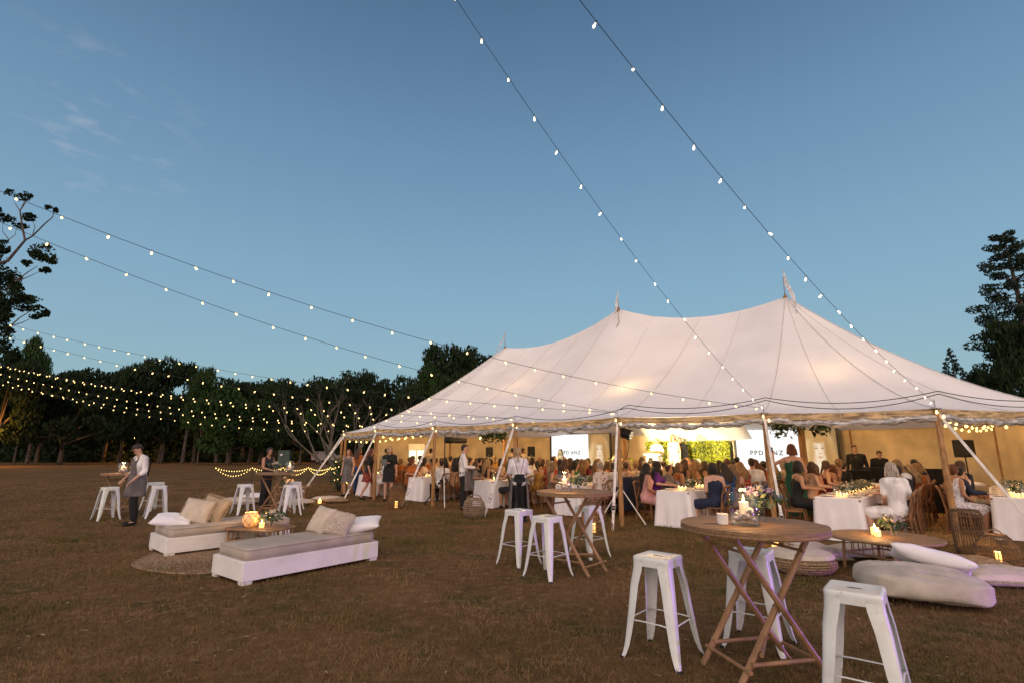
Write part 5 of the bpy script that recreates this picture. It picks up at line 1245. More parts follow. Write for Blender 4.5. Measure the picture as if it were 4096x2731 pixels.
def hair_mesh(J, style, voxel=.013):
    b = MB(); M = headmat(J); tw = J['tw']; fw = rz_(V(0, 1, 0), J['hyaw'])
    if style in ('short', 'crop'):
        k = 1.0 if style == 'short' else .97
        eball(b, M, (0, -.028, .042), (.083 * k, .088 * k, .080 * k)); eball(b, M, (0, -.052, .0), (.070 * k, .054 * k, .075 * k)); eball(b, M, (0, .03, .085), (.058, .05, .030))
    else:
        eball(b, M, (0, -.022, .036), (.088, .092, .090)); eball(b, M, (0, -.050, -.01), (.080, .062, .090))
        for s in (-1, 1): eball(b, M, (s * .062, .0, -.005), (.026, .05, .07))
    base = J['hd']; bk = J['nk'] - rz_(V(0, 1, 0), tw) * .085
    sdv = rz_(V(1, 0, 0), J['hyaw'] * .5 + tw * .5)
    if style in ('long', 'verylong', 'wavy'):
        dn = {'long': .14, 'verylong': .30, 'wavy': .16}[style]
        for q in (-.055, -.02, .02, .055):
            a = hpt(J, (q, -.055, 0)); c = bk + sdv * q * 1.35 + V(0, 0, .03); e = bk + sdv * q * (1.5 if style != 'wavy' else 1.9) + V(0, 0, -dn) - fw * .015
            r = .042 if style != 'wavy' else .052
            b.cap(a, c, .045, r); b.cap(c, e, r, .020 if abs(q) > .03 else .028)
        for s in (-1, 1): b.cap(hpt(J, (s * .07, -.01, -.02)), J['nk'] + sdv * s * .10 + V(0, 0, -.03), .028, .024)
    elif style == 'bob':
        for q in (-.06, -.02, .02, .06): b.cap(hpt(J, (q, -.05, -.01)), hpt(J, (q * 1.25, -.062, -.105)), .044, .036)
        for s in (-1, 1): b.cap(hpt(J, (s * .074, .0, 0)), hpt(J, (s * .080, .012, -.095)), .026, .024)
    elif style == 'bun': eball(b, M, (0, -.105, .045), (.048, .042, .046))
    elif style == 'pony':
        b.cap(hpt(J, (0, -.10, .02)), hpt(J, (.0, -.135, -.06)), .028, .034); b.cap(hpt(J, (0, -.135, -.06)), bk + V(0, 0, -.05) - fw * .03, .034, .014)
    return rm('hair', b, hairm('brown'), voxel, 2)
def garment(J, kind, voxel=.015):
    b = MB(); nm = kind
    if kind == 'shirt': torso(b, J, .016); arms_(b, J, .015, 1.05)
    elif kind == 'long_shirt': torso(b, J, .016); arms_(b, J, .014, 1.92); nm = 'shirt'
    elif kind == 'rolled_shirt': torso(b, J, .018); arms_(b, J, .018, 1.25); nm = 'shirt'
    elif kind == 'jacket': torso(b, J, .026); arms_(b, J, .020, 1.9)
    elif kind == 'blouse': torso(b, J, .020); arms_(b, J, .020, .75)
    elif kind == 'strap_top':
        torso(b, J, .012, top=0, sh=False); nm = 'top'
        for s in (-1, 1): b.tube([J['chs'] + rz_(V(s * .06, -.10, .05), J['tw']), J['nk'] + rz_(V(s * .085, -.02, .0), J['tw']), J['chs'] + rz_(V(s * .06, .10, .08), J['tw'])], .008, 6)
    elif kind == 'sleeveless': torso(b, J, .014, sh=False); nm = 'top'
    elif kind == 'seated_skirt':
        nm = 'skirt'
        for s, n in ((-1, 'L'), (1, 'R')): b.cap(J['hp' + n], J['kn' + n] + V(0, -.03, -.005), .115, .085); b.cap(J['hp' + n], J['kn' + n].lerp(J['an' + n], .15) + V(0, -.04, 0), .10, .07)
        b.cap(J['pel'] + V(-.06, -.02, .03), J['pel'] + V(.06, -.02, .03), .125, .125); b.cap((J['hpL'] + J['hpR']) / 2, (J['knL'] + J['knR']) / 2, .10, .075)
    elif kind == 'trousers': legs_(b, J, .016, 1.93, .020); b.cap(J['pel'] + V(-.06, -.01, .02), J['pel'] + V(.06, -.01, .02), .130, .130); b.cap(J['pel'] + V(-.05, -.01, .02), J['pel'] + V(-.045, -.01, .11), .128, .112); b.cap(J['pel'] + V(.05, -.01, .02), J['pel'] + V(.045, -.01, .11), .128, .112)
    elif kind == 'shoes':
        for n in 'LR': b.cap(J['an' + n] + V(0, -.015, -.045), J['to' + n] + V(0, .02, 0), .044, .036)
    if kind == 'shoes': voxel = .012
    return rm(nm, b, clom('black'), voxel, 5)
def skirt_stand(J, z0, z1, r0, r1, wave=.0, nm='skirt', hip=None, n=36):
    b = MB(); rows = 12; p = J['pel']; k1 = (J['anL'] + J['anR']) / 2
    vs = []
    for i in range(rows + 1):
        t = i / rows; z = z0 + (z1 - z0) * t; c = p.lerp(Vector((k1.x, k1.y, p.z)), max(0, t) * .7)
        hipb = .022 * math.exp(-((z - .93) / .12) ** 2)
        for k in range(n):
            a = 2 * math.pi * k / n; wv = wave * t * (math.sin(a * 7 + 1) + .6 * math.sin(a * 11)) 
            r = r0 + (r1 - r0) * t + hipb + wv
            vs.append((c.x + r * math.cos(a), c.y + r * .80 * math.sin(a), z))
    b.add(vs, [(i * n + k, (i + 1) * n + k, (i + 1) * n + (k + 1) % n, i * n + (k + 1) % n) for i in range(rows) for k in range(n)])
    return b.mesh(nm, clom('black'))
def setm(o, m):
    o.material_slots[0].link = 'OBJECT'; o.material_slots[0].material = m; return o

# seated guests: a few poses, mirrored and recoloured
LAP = dict(elL=(-.23, .0, .80), wrL=(-.10, .20, .66), elR=(.23, .02, .80), wrR=(.10, .24, .66))
TBL = dict(elL=(-.27, .12, .84), wrL=(-.14, .36, .82), elR=(.25, .14, .84), wrR=(.12, .38, .82))
CHIN = dict(elL=(-.18, .22, .82), wrL=(-.06, .16, 1.06), elR=(.22, .10, .82), wrR=(.02, .30, .80))
POSES = [('w', pose(True, .85, .02, .45, .05, None, female=True)), ('w', pose(True, .55, .10, .55, .05, TBL)), ('w', pose(True, .30, .04, .85, 0, LAP)), ('w', pose(True, 1.05, -.03, .25, -.03, None)),
         ('m', pose(True, .70, .05, .5, .03, None, female=False)), ('m', pose(True, .35, .08, .75, .04, TBL, female=False))]
for _, J in POSES:       # arms that were not placed hang into the lap of the turned torso
    if _ == 'w' or True:
        f = rz_(V(0, 1, 0), J['tw']); s_ = rz_(V(1, 0, 0), J['tw'])
        for n, s in (('L', -1), ('R', 1)):
            if J['wr' + n].z < .6: J['el' + n] = J['sh' + n] + s_ * s * .05 - f * .03 + V(0, 0, -.25); J['wr' + n] = J['el' + n] + f * .19 - s_ * s * .10 + V(0, 0, -.09)
GM = {}
def gm(pi_, what):
    key = (pi_, what)
    if key not in GM:
        J = POSES[pi_][1]
        if what == 'body': GM[key] = body_mesh(J, .017)
        elif what.startswith('hair:'): GM[key] = hair_mesh(J, what[5:], .016)
        else: GM[key] = garment(J, what, .018)
    return GM[key]
def guest(k, side, i, hair, hc, top, tc, low, lc, pi_, sk, rnd, off=(0, 0), extra=None, lab=None, chair=True):
    yy = .42 + i * .565 + off[1]; x = side * (.78 + off[0])
    jit = rnd.uniform(-.12, .25)
    rz = (AZ - math.pi / 2 + jit) if side < 0 else (AZ + math.pi / 2 - jit)
    loc = tpt(k, x, yy, 0)
    sd = 'tree' if side < 0 else 'basket'
    man = POSES[pi_][0] == 'm'
    hn = {'short': 'short', 'crop': 'cropped', 'long': 'long', 'verylong': 'very long', 'wavy': 'wavy', 'bob': 'bobbed', 'bun': 'pinned-up', 'pony': 'ponytailed'}[hair]
    lab = lab or f"seated {'man' if man else 'woman'}, {hn} {hc} hair, {tc} {'jacket' if top == 'jacket' else 'shirt' if man else 'top'}, {ORD[i]} seat, {sd} side of {ORD[k]} table"
    t = thing('person', lab, 'person', loc, rz, 'guests seated at the banquet tables'); sc = rnd.uniform(.96, 1.04)
    t.scale = (sc if side < 0 else -sc, sc, sc * rnd.uniform(.97, 1.03))
    setm(put('body', gm(pi_, 'body'), t), SKIN[sk]); setm(put('hair', gm(pi_, 'hair:' + hair), t), hairm(hc))
    tm = tc if not isinstance(tc, str) else clom(tc) if tc in CLO else {'floral': FLORAL, 'spotted': LEOP, 'dotted': DOTS}[tc]
    lm = clom(lc) if lc in CLO else {'floral': FLORAL, 'spotted': LEOP, 'dotted': DOTS}[lc]
    setm(put(top if top in ('jacket', 'blouse') else ('shirt' if 'shirt' in top else 'top'), gm(pi_, top), t), tm)
    setm(put('trousers' if low == 'trousers' else 'skirt', gm(pi_, low), t), lm)
    if i < 3: setm(put('shoes', gm(pi_, 'shoes'), t), clom('black'))
    if chair:
        cl = f"{ORD[i]} crossback timber chair along the {sd} side of the {TN[k]}"
        cr = (AZ - math.pi / 2 + jit * .4) if side < 0 else (AZ + math.pi / 2 - jit * .4)
        dup(CHAIR, tpt(k, x + side * .02, yy, 0), cr, cl, 'crossback chairs')
    return t
CHAIR = make_chair(); CHAIR['group'] = 'crossback chairs'
SPEC = {  # (table, side, seat): hair, hair colour, top, colour, lower, colour, pose, skin
 (4, -1, 0): ('verylong', 'black', 'sleeveless', 'pink', 'seated_skirt', 'pink', 0, 1), (4, -1, 1): ('wavy', 'black', 'blouse', 'purple', 'seated_skirt', 'purple', 1, 0),
 (4, 1, 0): ('bob', 'black', 'strap_top', 'navy', 'seated_skirt', 'navy', 0, 0), (4, 1, 1): ('long', 'dark brown', 'blouse', 'blue', 'seated_skirt', 'blue', 1, 0),
 (4, 1, 2): ('verylong', 'sandy', 'sleeveless', 'pink', 'seated_skirt', 'pink', 0, 0), (4, 1, 3): ('long', 'golden', 'blouse', 'red', 'seated_skirt', 'red', 1, 0),
 (3, 1, 0): ('short', 'silver', 'blouse', 'floral', 'seated_skirt', 'floral', 2, 0), (3, 1, 1): ('short', 'dark brown', 'long_shirt', 'white', 'trousers', 'black', 5, 0),
 (3, 1, 2): ('short', 'brown', 'long_shirt', 'peach', 'trousers', 'charcoal', 4, 1), (3, 1, 3): ('short', 'golden', 'long_shirt', 'cream', 'trousers', 'charcoal', 4, 0),
 (3, -1, 0): ('long', 'sandy', 'sleeveless', 'spotted', 'seated_skirt', 'black', 1, 1), (3, -1, 1): ('long', 'brown', 'strap_top', 'peach', 'seated_skirt', 'burgundy', 0, 1),
 (2, 1, 0): ('long', 'sandy', 'strap_top', 'black', 'seated_skirt', 'black', 1, 1), (2, -1, 0): ('long', 'brown', 'blouse', 'grey', 'seated_skirt', 'grey', 1, 1),
 (2, -1, 1): ('verylong', 'blonde', 'sleeveless', 'black', 'seated_skirt', 'black', 0, 1), (1, 1, 0): ('short', 'dark brown', 'long_shirt', 'white', 'trousers', 'black', 4, 0),
 (1, -1, 0): ('wavy', 'auburn', 'blouse', 'rust', 'seated_skirt', 'rust', 1, 0), (5, 1, 0): ('bob', 'silver', 'blouse', 'white', 'seated_skirt', 'white', 0, 0),
 (5, 1, 1): ('bob', 'blonde', 'blouse', 'red', 'seated_skirt', 'black', 1, 0), (5, 1, 2): ('short', 'dark brown', 'jacket', 'black', 'trousers', 'black', 4, 1), (5, 1, 3): ('bob', 'golden', 'blouse', 'white', 'seated_skirt', 'white', 1, 0),
 (6, -1, 0): ('bun', 'auburn', 'sleeveless', 'dotted', 'seated_skirt', 'dotted', 0, 1), (6, -1, 1): ('short', 'black', 'jacket', 'navy', 'trousers', 'navy', 5, 0),
 (5, -1, 1): ('bob', 'black', 'strap_top', 'black', 'seated_skirt', 'black', 1, 1), (5, -1, 4): ('wavy', 'brown', 'strap_top', 'rust', 'seated_skirt', 'black', 0, 1),
}
rnd = random.Random(77)
hairs_w = ['long', 'wavy', 'bob', 'verylong', 'bun', 'pony', 'long']; hcs = ['black', 'dark brown', 'brown', 'auburn', 'sandy', 'blonde', 'golden', 'dark brown', 'brown']
seen_l = set()
first_chair = True
for k, (tx, ty, TL) in enumerate(TAB):
    ns = int((TL - .4) / .565)
    for side in (-1, 1):
        for i in range(ns):
            if k == 5 and side == -1 and i in (0, 2): continue
            if k == 6 and side == 1 and i < 1: continue
            if k == 0 and side == -1 and i < 2: continue
            if (k, side, i) in SPEC: sp = SPEC[(k, side, i)]
            else:
                if rnd.random() < .04: continue
                if rnd.random() < .17: sp = (rnd.choice(['short', 'crop']), rnd.choice(['black', 'dark brown', 'brown', 'silver']), rnd.choice(['long_shirt', 'jacket', 'shirt']), rnd.choice(['white', 'black', 'navy', 'cream', 'grey']), 'trousers', 'charcoal', rnd.choice([4, 5]), rnd.choice([0, 0, 1]))
                else:
                    c = rnd.choice(['black', 'black', 'white', 'cream', 'navy', 'red', 'pink', 'green', 'rust', 'mustard', 'peach', 'burgundy', 'teal', 'beige', 'black', 'rust'])
                    sp = (rnd.choice(hairs_w), rnd.choice(hcs), rnd.choice(['strap_top', 'blouse', 'sleeveless', 'strap_top']), c, 'seated_skirt', c, rnd.choice([0, 0, 1, 2, 3]), rnd.choice([0, 1, 1, 0, 2]) if rnd.random() < .5 else 1)
            guest(k, side, i, *sp, rnd, off=(rnd.uniform(-.02, .08), rnd.uniform(-.05, .05)))
# the prototype chair itself stands pulled out at the front of the sixth table
CHAIR.location = tpt(5, -.85, .42, 0); CHAIR.rotation_euler = (0, 0, AZ - math.pi / 2 + .5); CHAIR['label'] = 'empty crossback timber chair behind the jar of flowers on the nearest bar table'
# dark jackets hung over two chair backs
for (x, y, c, lb) in ((tpt(3, 1.05, 0.98)[0], tpt(3, 1.05, 0.98)[1], 'navy', 'dark blue jacket hung over the back of a chair left of the moving light'), (tpt(3, 1.05, 1.55)[0], tpt(3, 1.05, 1.55)[1], 'charcoal', 'charcoal jacket hung over the back of a chair behind the timber post')):
    b = MB()
    def jf(a, q):
        an = (a - .5) * 2.6; r = .20 + .05 * q + .012 * math.sin(a * 30) * q
        return (r * math.sin(an) * 1.15, -.06 - .16 * math.cos(an) - .03 * q, .93 - q * .78 + .05 * math.cos(an * 1.1) * (1 - q))
    b.grid(jf, 26, 12); t_ = obj('jacket', b, clom(c), None, loc=(x, y, 0), rz=AZ + math.pi / 2); s = t_.modifiers.new('s', 'SOLIDIFY'); s.thickness = .03; tag(t_, lb, 'jacket')
# ------------------------------------------------------------------ standing people
def stander(label, loc, face, J, parts, hair, hc, sk=0, sc=1.0, voxel=.013, shoes=True, eyes=True):
    t = thing('person', label, 'person', loc, R(face)); t.scale = (sc,) * 3
    setm(put('body', body_mesh(J, voxel), t), SKIN[sk])
    if hair: setm(put('hair', hair_mesh(J, hair, .012), t), hairm(hc))
    for kind, m in parts:
        me = garment(J, kind, .014) if isinstance(kind, str) else kind
        setm(put(me.name.split('.')[0], me, t), clom(m) if isinstance(m, str) else m)
    if shoes: setm(put('shoes', garment(J, 'shoes'), t), clom('black'))
    if eyes:
        for s in (-1, 1):
            b = MB(); M = headmat(J); eball(b, M, (s * .028, .078, .004), (.011, .009, .006), 8, 6); o = obj('eye', b, m_black, t)
            b = MB(); eball(b, M, (s * .029, .080, .022), (.017, .007, .004), 8, 5); obj('eyebrow', b, hairm('dark brown'), t)
        b = MB(); eball(b, headmat(J), (0, .087, -.053), (.022, .007, .006), 8, 5); obj('mouth', b, mat('lips', (.32, .10, .09)), t)
    return t
m_apron = mat('grey_apron', (.13, .115, .115), rough=.9, var=.12, scale=8, bump=.5, bscale=60)
def apron(J, z1, z0, ang, bib=None, open_back=True):
    b = MB(); p = J['pel']
    def f(a, c):
        an = math.pi / 2 + (a - .5) * 2 * R(ang); z = z1 + (z0 - z1) * c; r = .165 + .055 * c ** .7 + .012 * math.sin(a * 22) * c
        return (p.x + r * 1.08 * math.cos(an), p.y + (r + .01) * .98 * math.sin(an), z)
    b.grid(f, 28, 12)
    if bib:
        def g(a, c):
            an = math.pi / 2 + (a - .5) * 2 * R(48 - 14 * c); z = z1 + (bib - z1) * c; r = .165 + .01 * c
            q = J['wst'].lerp(J['chs'], min(1, c)); return (q.x + r * 1.05 * math.cos(an), q.y * .6 + (r + .006) * math.sin(an), z)
        b.grid(g, 14, 8)
    me = b.mesh('apron', m_apron); bm = bmesh.new(); bm.from_mesh(me)
    bmesh.ops.solidify(bm, geom=bm.faces[:], thickness=.006); bm.to_mesh(me); bm.free(); me.polygons.foreach_set('use_smooth', [True] * len(me.polygons)); return me
def straps(J, front=True, back=True):
    b = MB(); n = J['nk']; bz = 1.03
    for s in (-1, 1):
        pts = []
        if back: pts += [V(s * .005, -.158, bz), V(s * .035, -.162, 1.14), V(s * .075, -.160, 1.28), V(s * .10, -.115, 1.40)]
        pts += [V(s * .105, -.01, 1.475)]
        if front: pts += [V(s * .10, .075, 1.42), V(s * .09, .145, 1.32)]
        b.tube(pts, .014, 6, flat=.4)
    if back: b.tube([V(-.16, .0, bz - .02), V(-.10, -.13, bz), V(0, -.155, bz - .01), V(.10, -.13, bz), V(.16, 0, bz - .02)], .014, 6, flat=.5)
    return b.mesh('straps', clom('black'))
# waiter looking down by the bar table
J = pose(female=False, headpitch=-.80, lean=.05, arms=dict(elL=(-.29, .03, 1.13), wrL=(-.20, .22, .93), elR=(.25, .02, 1.13), wrR=(.14, .24, .96)), legs=dict(knL=(-.10, .10, .49), anL=(-.10, .04, .09), toL=(-.13, .19, .035), knR=(.13, -.02, .49), anR=(.17, -.10, .09), toR=(.22, .04, .035)))
stander('waiter in white shirt and grey bib apron looking down beside the candlelit bar table', (-8.42, 11.95, 0), 148, J, [('rolled_shirt', 'white'), ('trousers', 'black'), (apron(J, 1.06, .60, 112, 1.36), m_apron), (straps(J, True, True), 'black')], 'short', 'dark brown', 0, 1.03)
# waiter in profile with a waist apron
J = pose(female=False, headpitch=-.10, arms=dict(elL=(-.22, .06, 1.12), wrL=(-.06, .32, 1.10), elR=(.22, .06, 1.12), wrR=(.06, .30, 1.10)))
stander('waiter in profile, white shirt with black braces and grey waist apron, between two tables', (-1.38, 15.0, 0), -84, J, [('long_shirt', 'white'), ('trousers', 'black'), (apron(J, 1.02, .50, 80), m_apron), (straps(J, True, True), 'black')], 'crop', 'dark brown', 0, 1.04)
# waitress seen from behind
J = pose(female=True, headpitch=-.35, lean=.10, side=-.03, headyaw=-.15, arms=dict(elL=(-.24, -.02, 1.14), wrL=(-.15, .10, .90), elR=(.23, .05, 1.14), wrR=(.20, .28, 1.10)), legs=dict(knL=(-.07, .03, .49), anL=(-.08, -.06, .09), toL=(-.10, .09, .035), knR=(.09, .06, .49), anR=(.14, .10, .09), toR=(.20, .23, .035)))
ap = apron(J, 1.03, .30, 128)
stander('blonde waitress seen from behind with crossed black straps and grey apron', (.16, 12.25, 0), 4, J, [('shirt', 'white'), ('trousers', 'black'), (ap, m_apron), (straps(J, False, True), 'black')], 'pony', 'blonde', 0, .985)
# women near the far posts
J = pose(headyaw=.35, arms=dict(elL=(-.22, .0, 1.13), wrL=(-.24, .04, .88), elR=(.22, .06, 1.15), wrR=(.06, .24, 1.20)))
lady = stander('smiling blonde woman in a short black dress holding a notebook by the second post', (-4.10, 17.6, 0), 188, J, [('blouse', 'black'), (skirt_stand(J, 1.10, .60, .125, .215, .006, 'dress'), 'black')], 'long', 'blonde', 0, 1.02)
nb_ = thing('notebook', 'cream-edged notebook held at the chest of the woman in black dress', 'notebook', (-4.20, 17.30, 1.24)); nb_.rotation_euler = (R(78), 0, R(12))
obj('pages', MB().box((0, 0, 0), (.155, .21, .018)), m_ply, nb_, False); obj('cover', MB().box((0, 0, .012), (.16, .215, .005)), mat('notebook_cover', (.10, .11, .10)), nb_, False)
J = pose(headyaw=0, headpitch=-.1, lean=.04, legs=dict(knL=(-.09, .14, .49), anL=(-.09, .12, .10), toL=(-.10, .27, .035), knR=(.09, -.04, .49), anR=(.09, -.24, .12), toR=(.10, -.12, .04)))
stander('walking woman with auburn hair in black top and dark red patterned skirt', (-4.92, 18.15, 0), -75, J, [('blouse', 'black'), (skirt_stand(J, 1.06, .60, .13, .235, .010), REDPRINT)], 'wavy', 'auburn', 0, .98)
J = pose(headyaw=.2)
stander('woman in grey patterned dress standing behind the corner tent post', (-6.10, 19.6, 0), 170, J, [('sleeveless', 'grey'), (skirt_stand(J, 1.08, .52, .13, .24, .01, 'dress'), 'grey')], 'long', 'auburn', 0, .97)
J = pose(headyaw=-.3)
stander('woman in rust top and blue jeans standing among guests near the corner post', (-5.95, 20.4, 0), -30, J, [('blouse', 'rust'), ('trousers', 'blue')], 'long', 'brown', 1, 1.0)
J = pose(headyaw=-.5, headpitch=-.3, arms=dict(elL=(-.22, .05, 1.14), wrL=(-.08, .28, 1.08), elR=(.22, .05, 1.14), wrR=(.10, .28, 1.08)))
stander('dark-haired waitress in sleeveless black tending flowers at the far bar table', (-7.12, 15.35, 0), -110, J, [('sleeveless', 'black'), ('trousers', 'black')], 'bun', 'dark brown', 1, .99)
# woman in the green dress with a raised phone
J = pose(headyaw=.15, arms=dict(elL=(-.36, .14, 1.28), wrL=(-.27, .30, 1.50), elR=(.26, -.02, 1.15), wrR=(.24, .08, .92)))
stander('woman in long emerald dress with thin straps raising a phone at the screen', (6.36, 11.92, 0), 0, J, [('strap_top', 'green'), (skirt_stand(J, 1.20, .22, .135, .30, .014, 'dress'), 'green')], 'bob', 'auburn', 0, 1.02)
ph = thing('phone', 'dark phone held up by the woman in the emerald dress', 'phone', (6.08, 12.27, 1.62)); obj('body', MB().box((0, 0, 0), (.075, .012, .15), bev=.006), m_black, ph); obj('display', MB().box((0, -.008, 0), (.068, .003, .14)), mat('phone_glass', (.02, .02, .025), rough=.1), ph, False)
# staff and guests standing further inside
def inside(lb, u, Y, face, parts, hair, hc, sk=0, sc=1.0, z=0.0, J=None, eyes=False):
    x, y, _ = uvY(u, 1804, Y); return stander(lb, (x, y, z), face, J or pose(female=('woman' in lb)), parts, hair, hc, sk, sc, .020, eyes=eyes)
wl = [('rolled_shirt', 'cream'), ('trousers', 'black')]
for u, Y, fa, hc, lb in ((1545, 23.6, 20, 'dark brown', 'waiter in cream shirt standing between two guests near the drinks fridge'), (1723, 23.0, 5, 'black', 'waiter in pale shirt facing the drinks fridge with his back turned'),
                         (2050, 21.8, -40, 'black', 'waiter in pale shirt beside the far king pole'), (2092, 22.4, -60, 'dark brown', 'waiter half hidden behind the blonde waitress head, deep inside the tent')):
    inside(lb, u, Y, fa, wl + [(straps(pose(female=False)), 'black')], 'short', hc, 1)
J = pose(headyaw=.1, arms=dict(elL=(-.26, -.02, 1.15), wrL=(-.30, .02, .90), elR=(.26, .0, 1.15), wrR=(.2, .2, 1.05)))
inside('black-haired woman in orange backless top standing before the PPD ANZ screen', 2242, 19.2, -10, [('strap_top', 'rust'), (skirt_stand(J, 1.12, .3, .13, .24, .01), 'black')], 'long', 'black', 1, .97, 0, J)
J = pose(headyaw=-.3, arms=dict(elL=(-.24, .1, 1.14), wrL=(-.12, .3, 1.12), elR=(.24, .1, 1.14), wrR=(.12, .3, 1.12)))
inside('woman in white speaking at the lectern on the stage', 2628, 21.4, 165, [('blouse', 'white'), (skirt_stand(J, 1.12, .4, .13, .24, .01), 'white')], 'long', 'blonde', 0, 1.0, .4, J, True)
J = pose(headyaw=.6)
inside('blonde woman in a long white gown standing beside the lectern', 2696, 21.0, 150, [('sleeveless', 'white'), (skirt_stand(J, 1.15, .05, .13, .30, .014, 'gown'), 'white')], 'long', 'golden', 0, 1.08, .4, J, True)
inside('man in a black suit standing on stage behind the woman in the gown', 2722, 21.5, 150, [('jacket', 'black'), ('trousers', 'black')], 'short', 'dark brown', 0, 1.02, .4, pose(female=False))
inside('man in dark jacket and open collar standing behind the black booth', 3421, 16.9, 140, [('long_shirt', 'black'), ('trousers', 'black')], 'short', 'dark brown', 0, 1.04, 0, pose(female=False, headyaw=.6, headpitch=.15), True)
inside('second man in black, looking down behind the booth', 3512, 16.7, 165, [('jacket', 'black'), ('trousers', 'black')], 'crop', 'brown', 0, .94, 0, pose(female=False, headpitch=-.4, headyaw=.3), True)
stander('tiny distant figure in a white top walking before the dark trees', (-49.6, 74.0, 0), 90, pose(female=False, legs=dict(anL=(-.09, .22, .09), toL=(-.1, .34, .04), anR=(.09, -.22, .10), toR=(.1, -.1, .05))), [('shirt', 'white'), ('trousers', 'grey')], 'short', 'brown', 0, .95, .03)

# ------------------------------------------------------------------ trees
m_fol = mat('eucalypt_leaf', (.016, .030, .009), rough=.8, spec=.15, scale=.6, col2=(.007, .014, .005))
m_fol2 = mat('fig_leaf', (.026, .055, .012), rough=.8, spec=.15, scale=.6, col2=(.011, .025, .007))
m_fol3 = mat('pine_needle', (.020, .034, .018), spec=.15, rough=.7, scale=.9, col2=(.012, .024, .014))
m_bark = mat('grey_bark', (.085, .065, .05), rough=.9, var=.3, scale=4, bump=.8, bscale=14)
m_bark2 = mat('pale_gum_bark', (.13, .11, .085), rough=.8, var=.2, scale=3, bump=.4)
def crown_pts(blobs, flat=.8):
    B = np.array(blobs)
    def f(r, n):
        w = B[:, 3] ** 2; idx = r.choice(len(B), n, p=w / w.sum()); d = r.normal(size=(n, 3)); d /= np.linalg.norm(d, axis=1)[:, None]
        rad = B[idx, 3:4] * (.55 + .5 * r.random((n, 1)) ** .6); q = d * rad; q[:, 2] *= flat
        keep = (np.sin(q[:, 0] * 7 / B[idx, 3] + idx) + np.sin(q[:, 1] * 6 / B[idx, 3] + 2 * idx) + r.normal(size=n) * .8) > -.9
        return (B[idx, :3] + q)[keep]
    return f
def make_variant(seed, n=6500, low=.16, leaf=.034, m=None):
    r = random.Random(seed); bl = []
    for k in range(26):
        z = low + .10 + (.86 - low) * r.random() ** .8; rr = math.sqrt(max(.05, 1 - ((z - .50) / .56) ** 2)) * .78; a = r.random() * 6.283; q = rr * math.sqrt(r.random())
        bl.append((q * math.cos(a), q * math.sin(a), z, .17 + .17 * r.random()))
    def f(rg, n_):
        B = np.array(bl); w = B[:, 3] ** 2; idx = rg.choice(len(B), n_, p=w / w.sum()); d = rg.normal(size=(n_, 3)); d /= np.linalg.norm(d, axis=1)[:, None]
        q = d * B[idx, 3:4] * (.5 + .55 * rg.random((n_, 1)) ** .6); q[:, 2] *= .40; return B[idx, :3] + q
    lf = leaf_cloud(n, f, leaf, seed, [m or m_fol], 'crown', False)
    tr = MB(); tr.tube([(0, 0, 0), (.01, 0, .12), (-.01, .01, .25), (0, 0, .55)], [.045, .034, .028, .010], 8)
    for k in range(7):
        a = k * 2.4; z0 = .16 + .03 * k; e = bl[k]; tr.tube([(0, 0, z0), (e[0] * .4, e[1] * .4, (z0 + e[2]) / 2), (e[0] * .85, e[1] * .85, e[2])], [.020, .013, .004], 5)
    return lf, tr.mesh('trunk', m_bark)
VAR = [make_variant(s, m=(m_fol2 if s == 3 else m_fol)) for s in (1, 2, 3, 4)]
TREES = [(300, 1500, 170, 63.5, 0, 'dark spreading tree with a leaning bare trunk behind the looking-down waiter'), (40, 1440, 130, 58, 1, 'dark tree at the far edge of the lawn under the tall gum'),
 (152, 1362, 72, 66, 2, 'dome-topped tree rising above its neighbours near the tall gum'), (215, 1480, 120, 74, 3, 'dense dark tree beneath the dome-topped one'), (470, 1490, 130, 78, 1, 'dark tree at the centre of the distant row'),
 (600, 1450, 110, 70, 0, 'broad-topped dark tree behind the string lights'), (700, 1452, 110, 72, 3, 'rounded dark tree beside the broad-topped one'), (836, 1478, 62, 62, 2, 'narrow pointed dark tree left of the greener fig'),
 (950, 1545, 150, 64, 4, 'fresh green fig tree with a short trunk catching the string lights'), (1000, 1530, 120, 80, 1, 'dark tree just behind the green fig'), (1120, 1525, 110, 76, 0, 'dark tree above the green utility cabinet'),
 (1225, 1540, 100, 66, 3, 'dark tree behind the parked car'), (1340, 1525, 85, 64, 2, 'open-crowned tree behind the pale bare tree'), (1440, 1500, 80, 62, 1, 'tall ragged tree next to the tent silhouette'), (1545, 1530, 90, 64, 0, 'dark tree at the shoulder of the tent roof'),
 (1660, 1520, 110, 62, 3, 'dark tree at the foot of the tallest distant tree'), (1800, 1402, 120, 60, 1, 'tallest distant tree rising behind the tent ridge'), (1900, 1398, 110, 63, 0, 'tall rounded tree directly behind the far tent peak'), (1740, 1470, 80, 58, 2, 'half-height tree in front of the tallest distant tree')]
VAR.append(make_variant(9, n=9000, low=.14, m=m_fol2))
for k, (u, v, hw2, Y, vi, lb) in enumerate(TREES):
    x, y, z = uvY(u, v, Y); r_ = hw2 / 2048 * Y * 1.28
    t = thing('tree', lb, 'tree', (x, y, 0), k * 1.3, 'trees along the far edge of the lawn'); t.scale = (r_, r_, z * 1.0)
    put('crown', VAR[vi][0], t); put('trunk', VAR[vi][1], t)
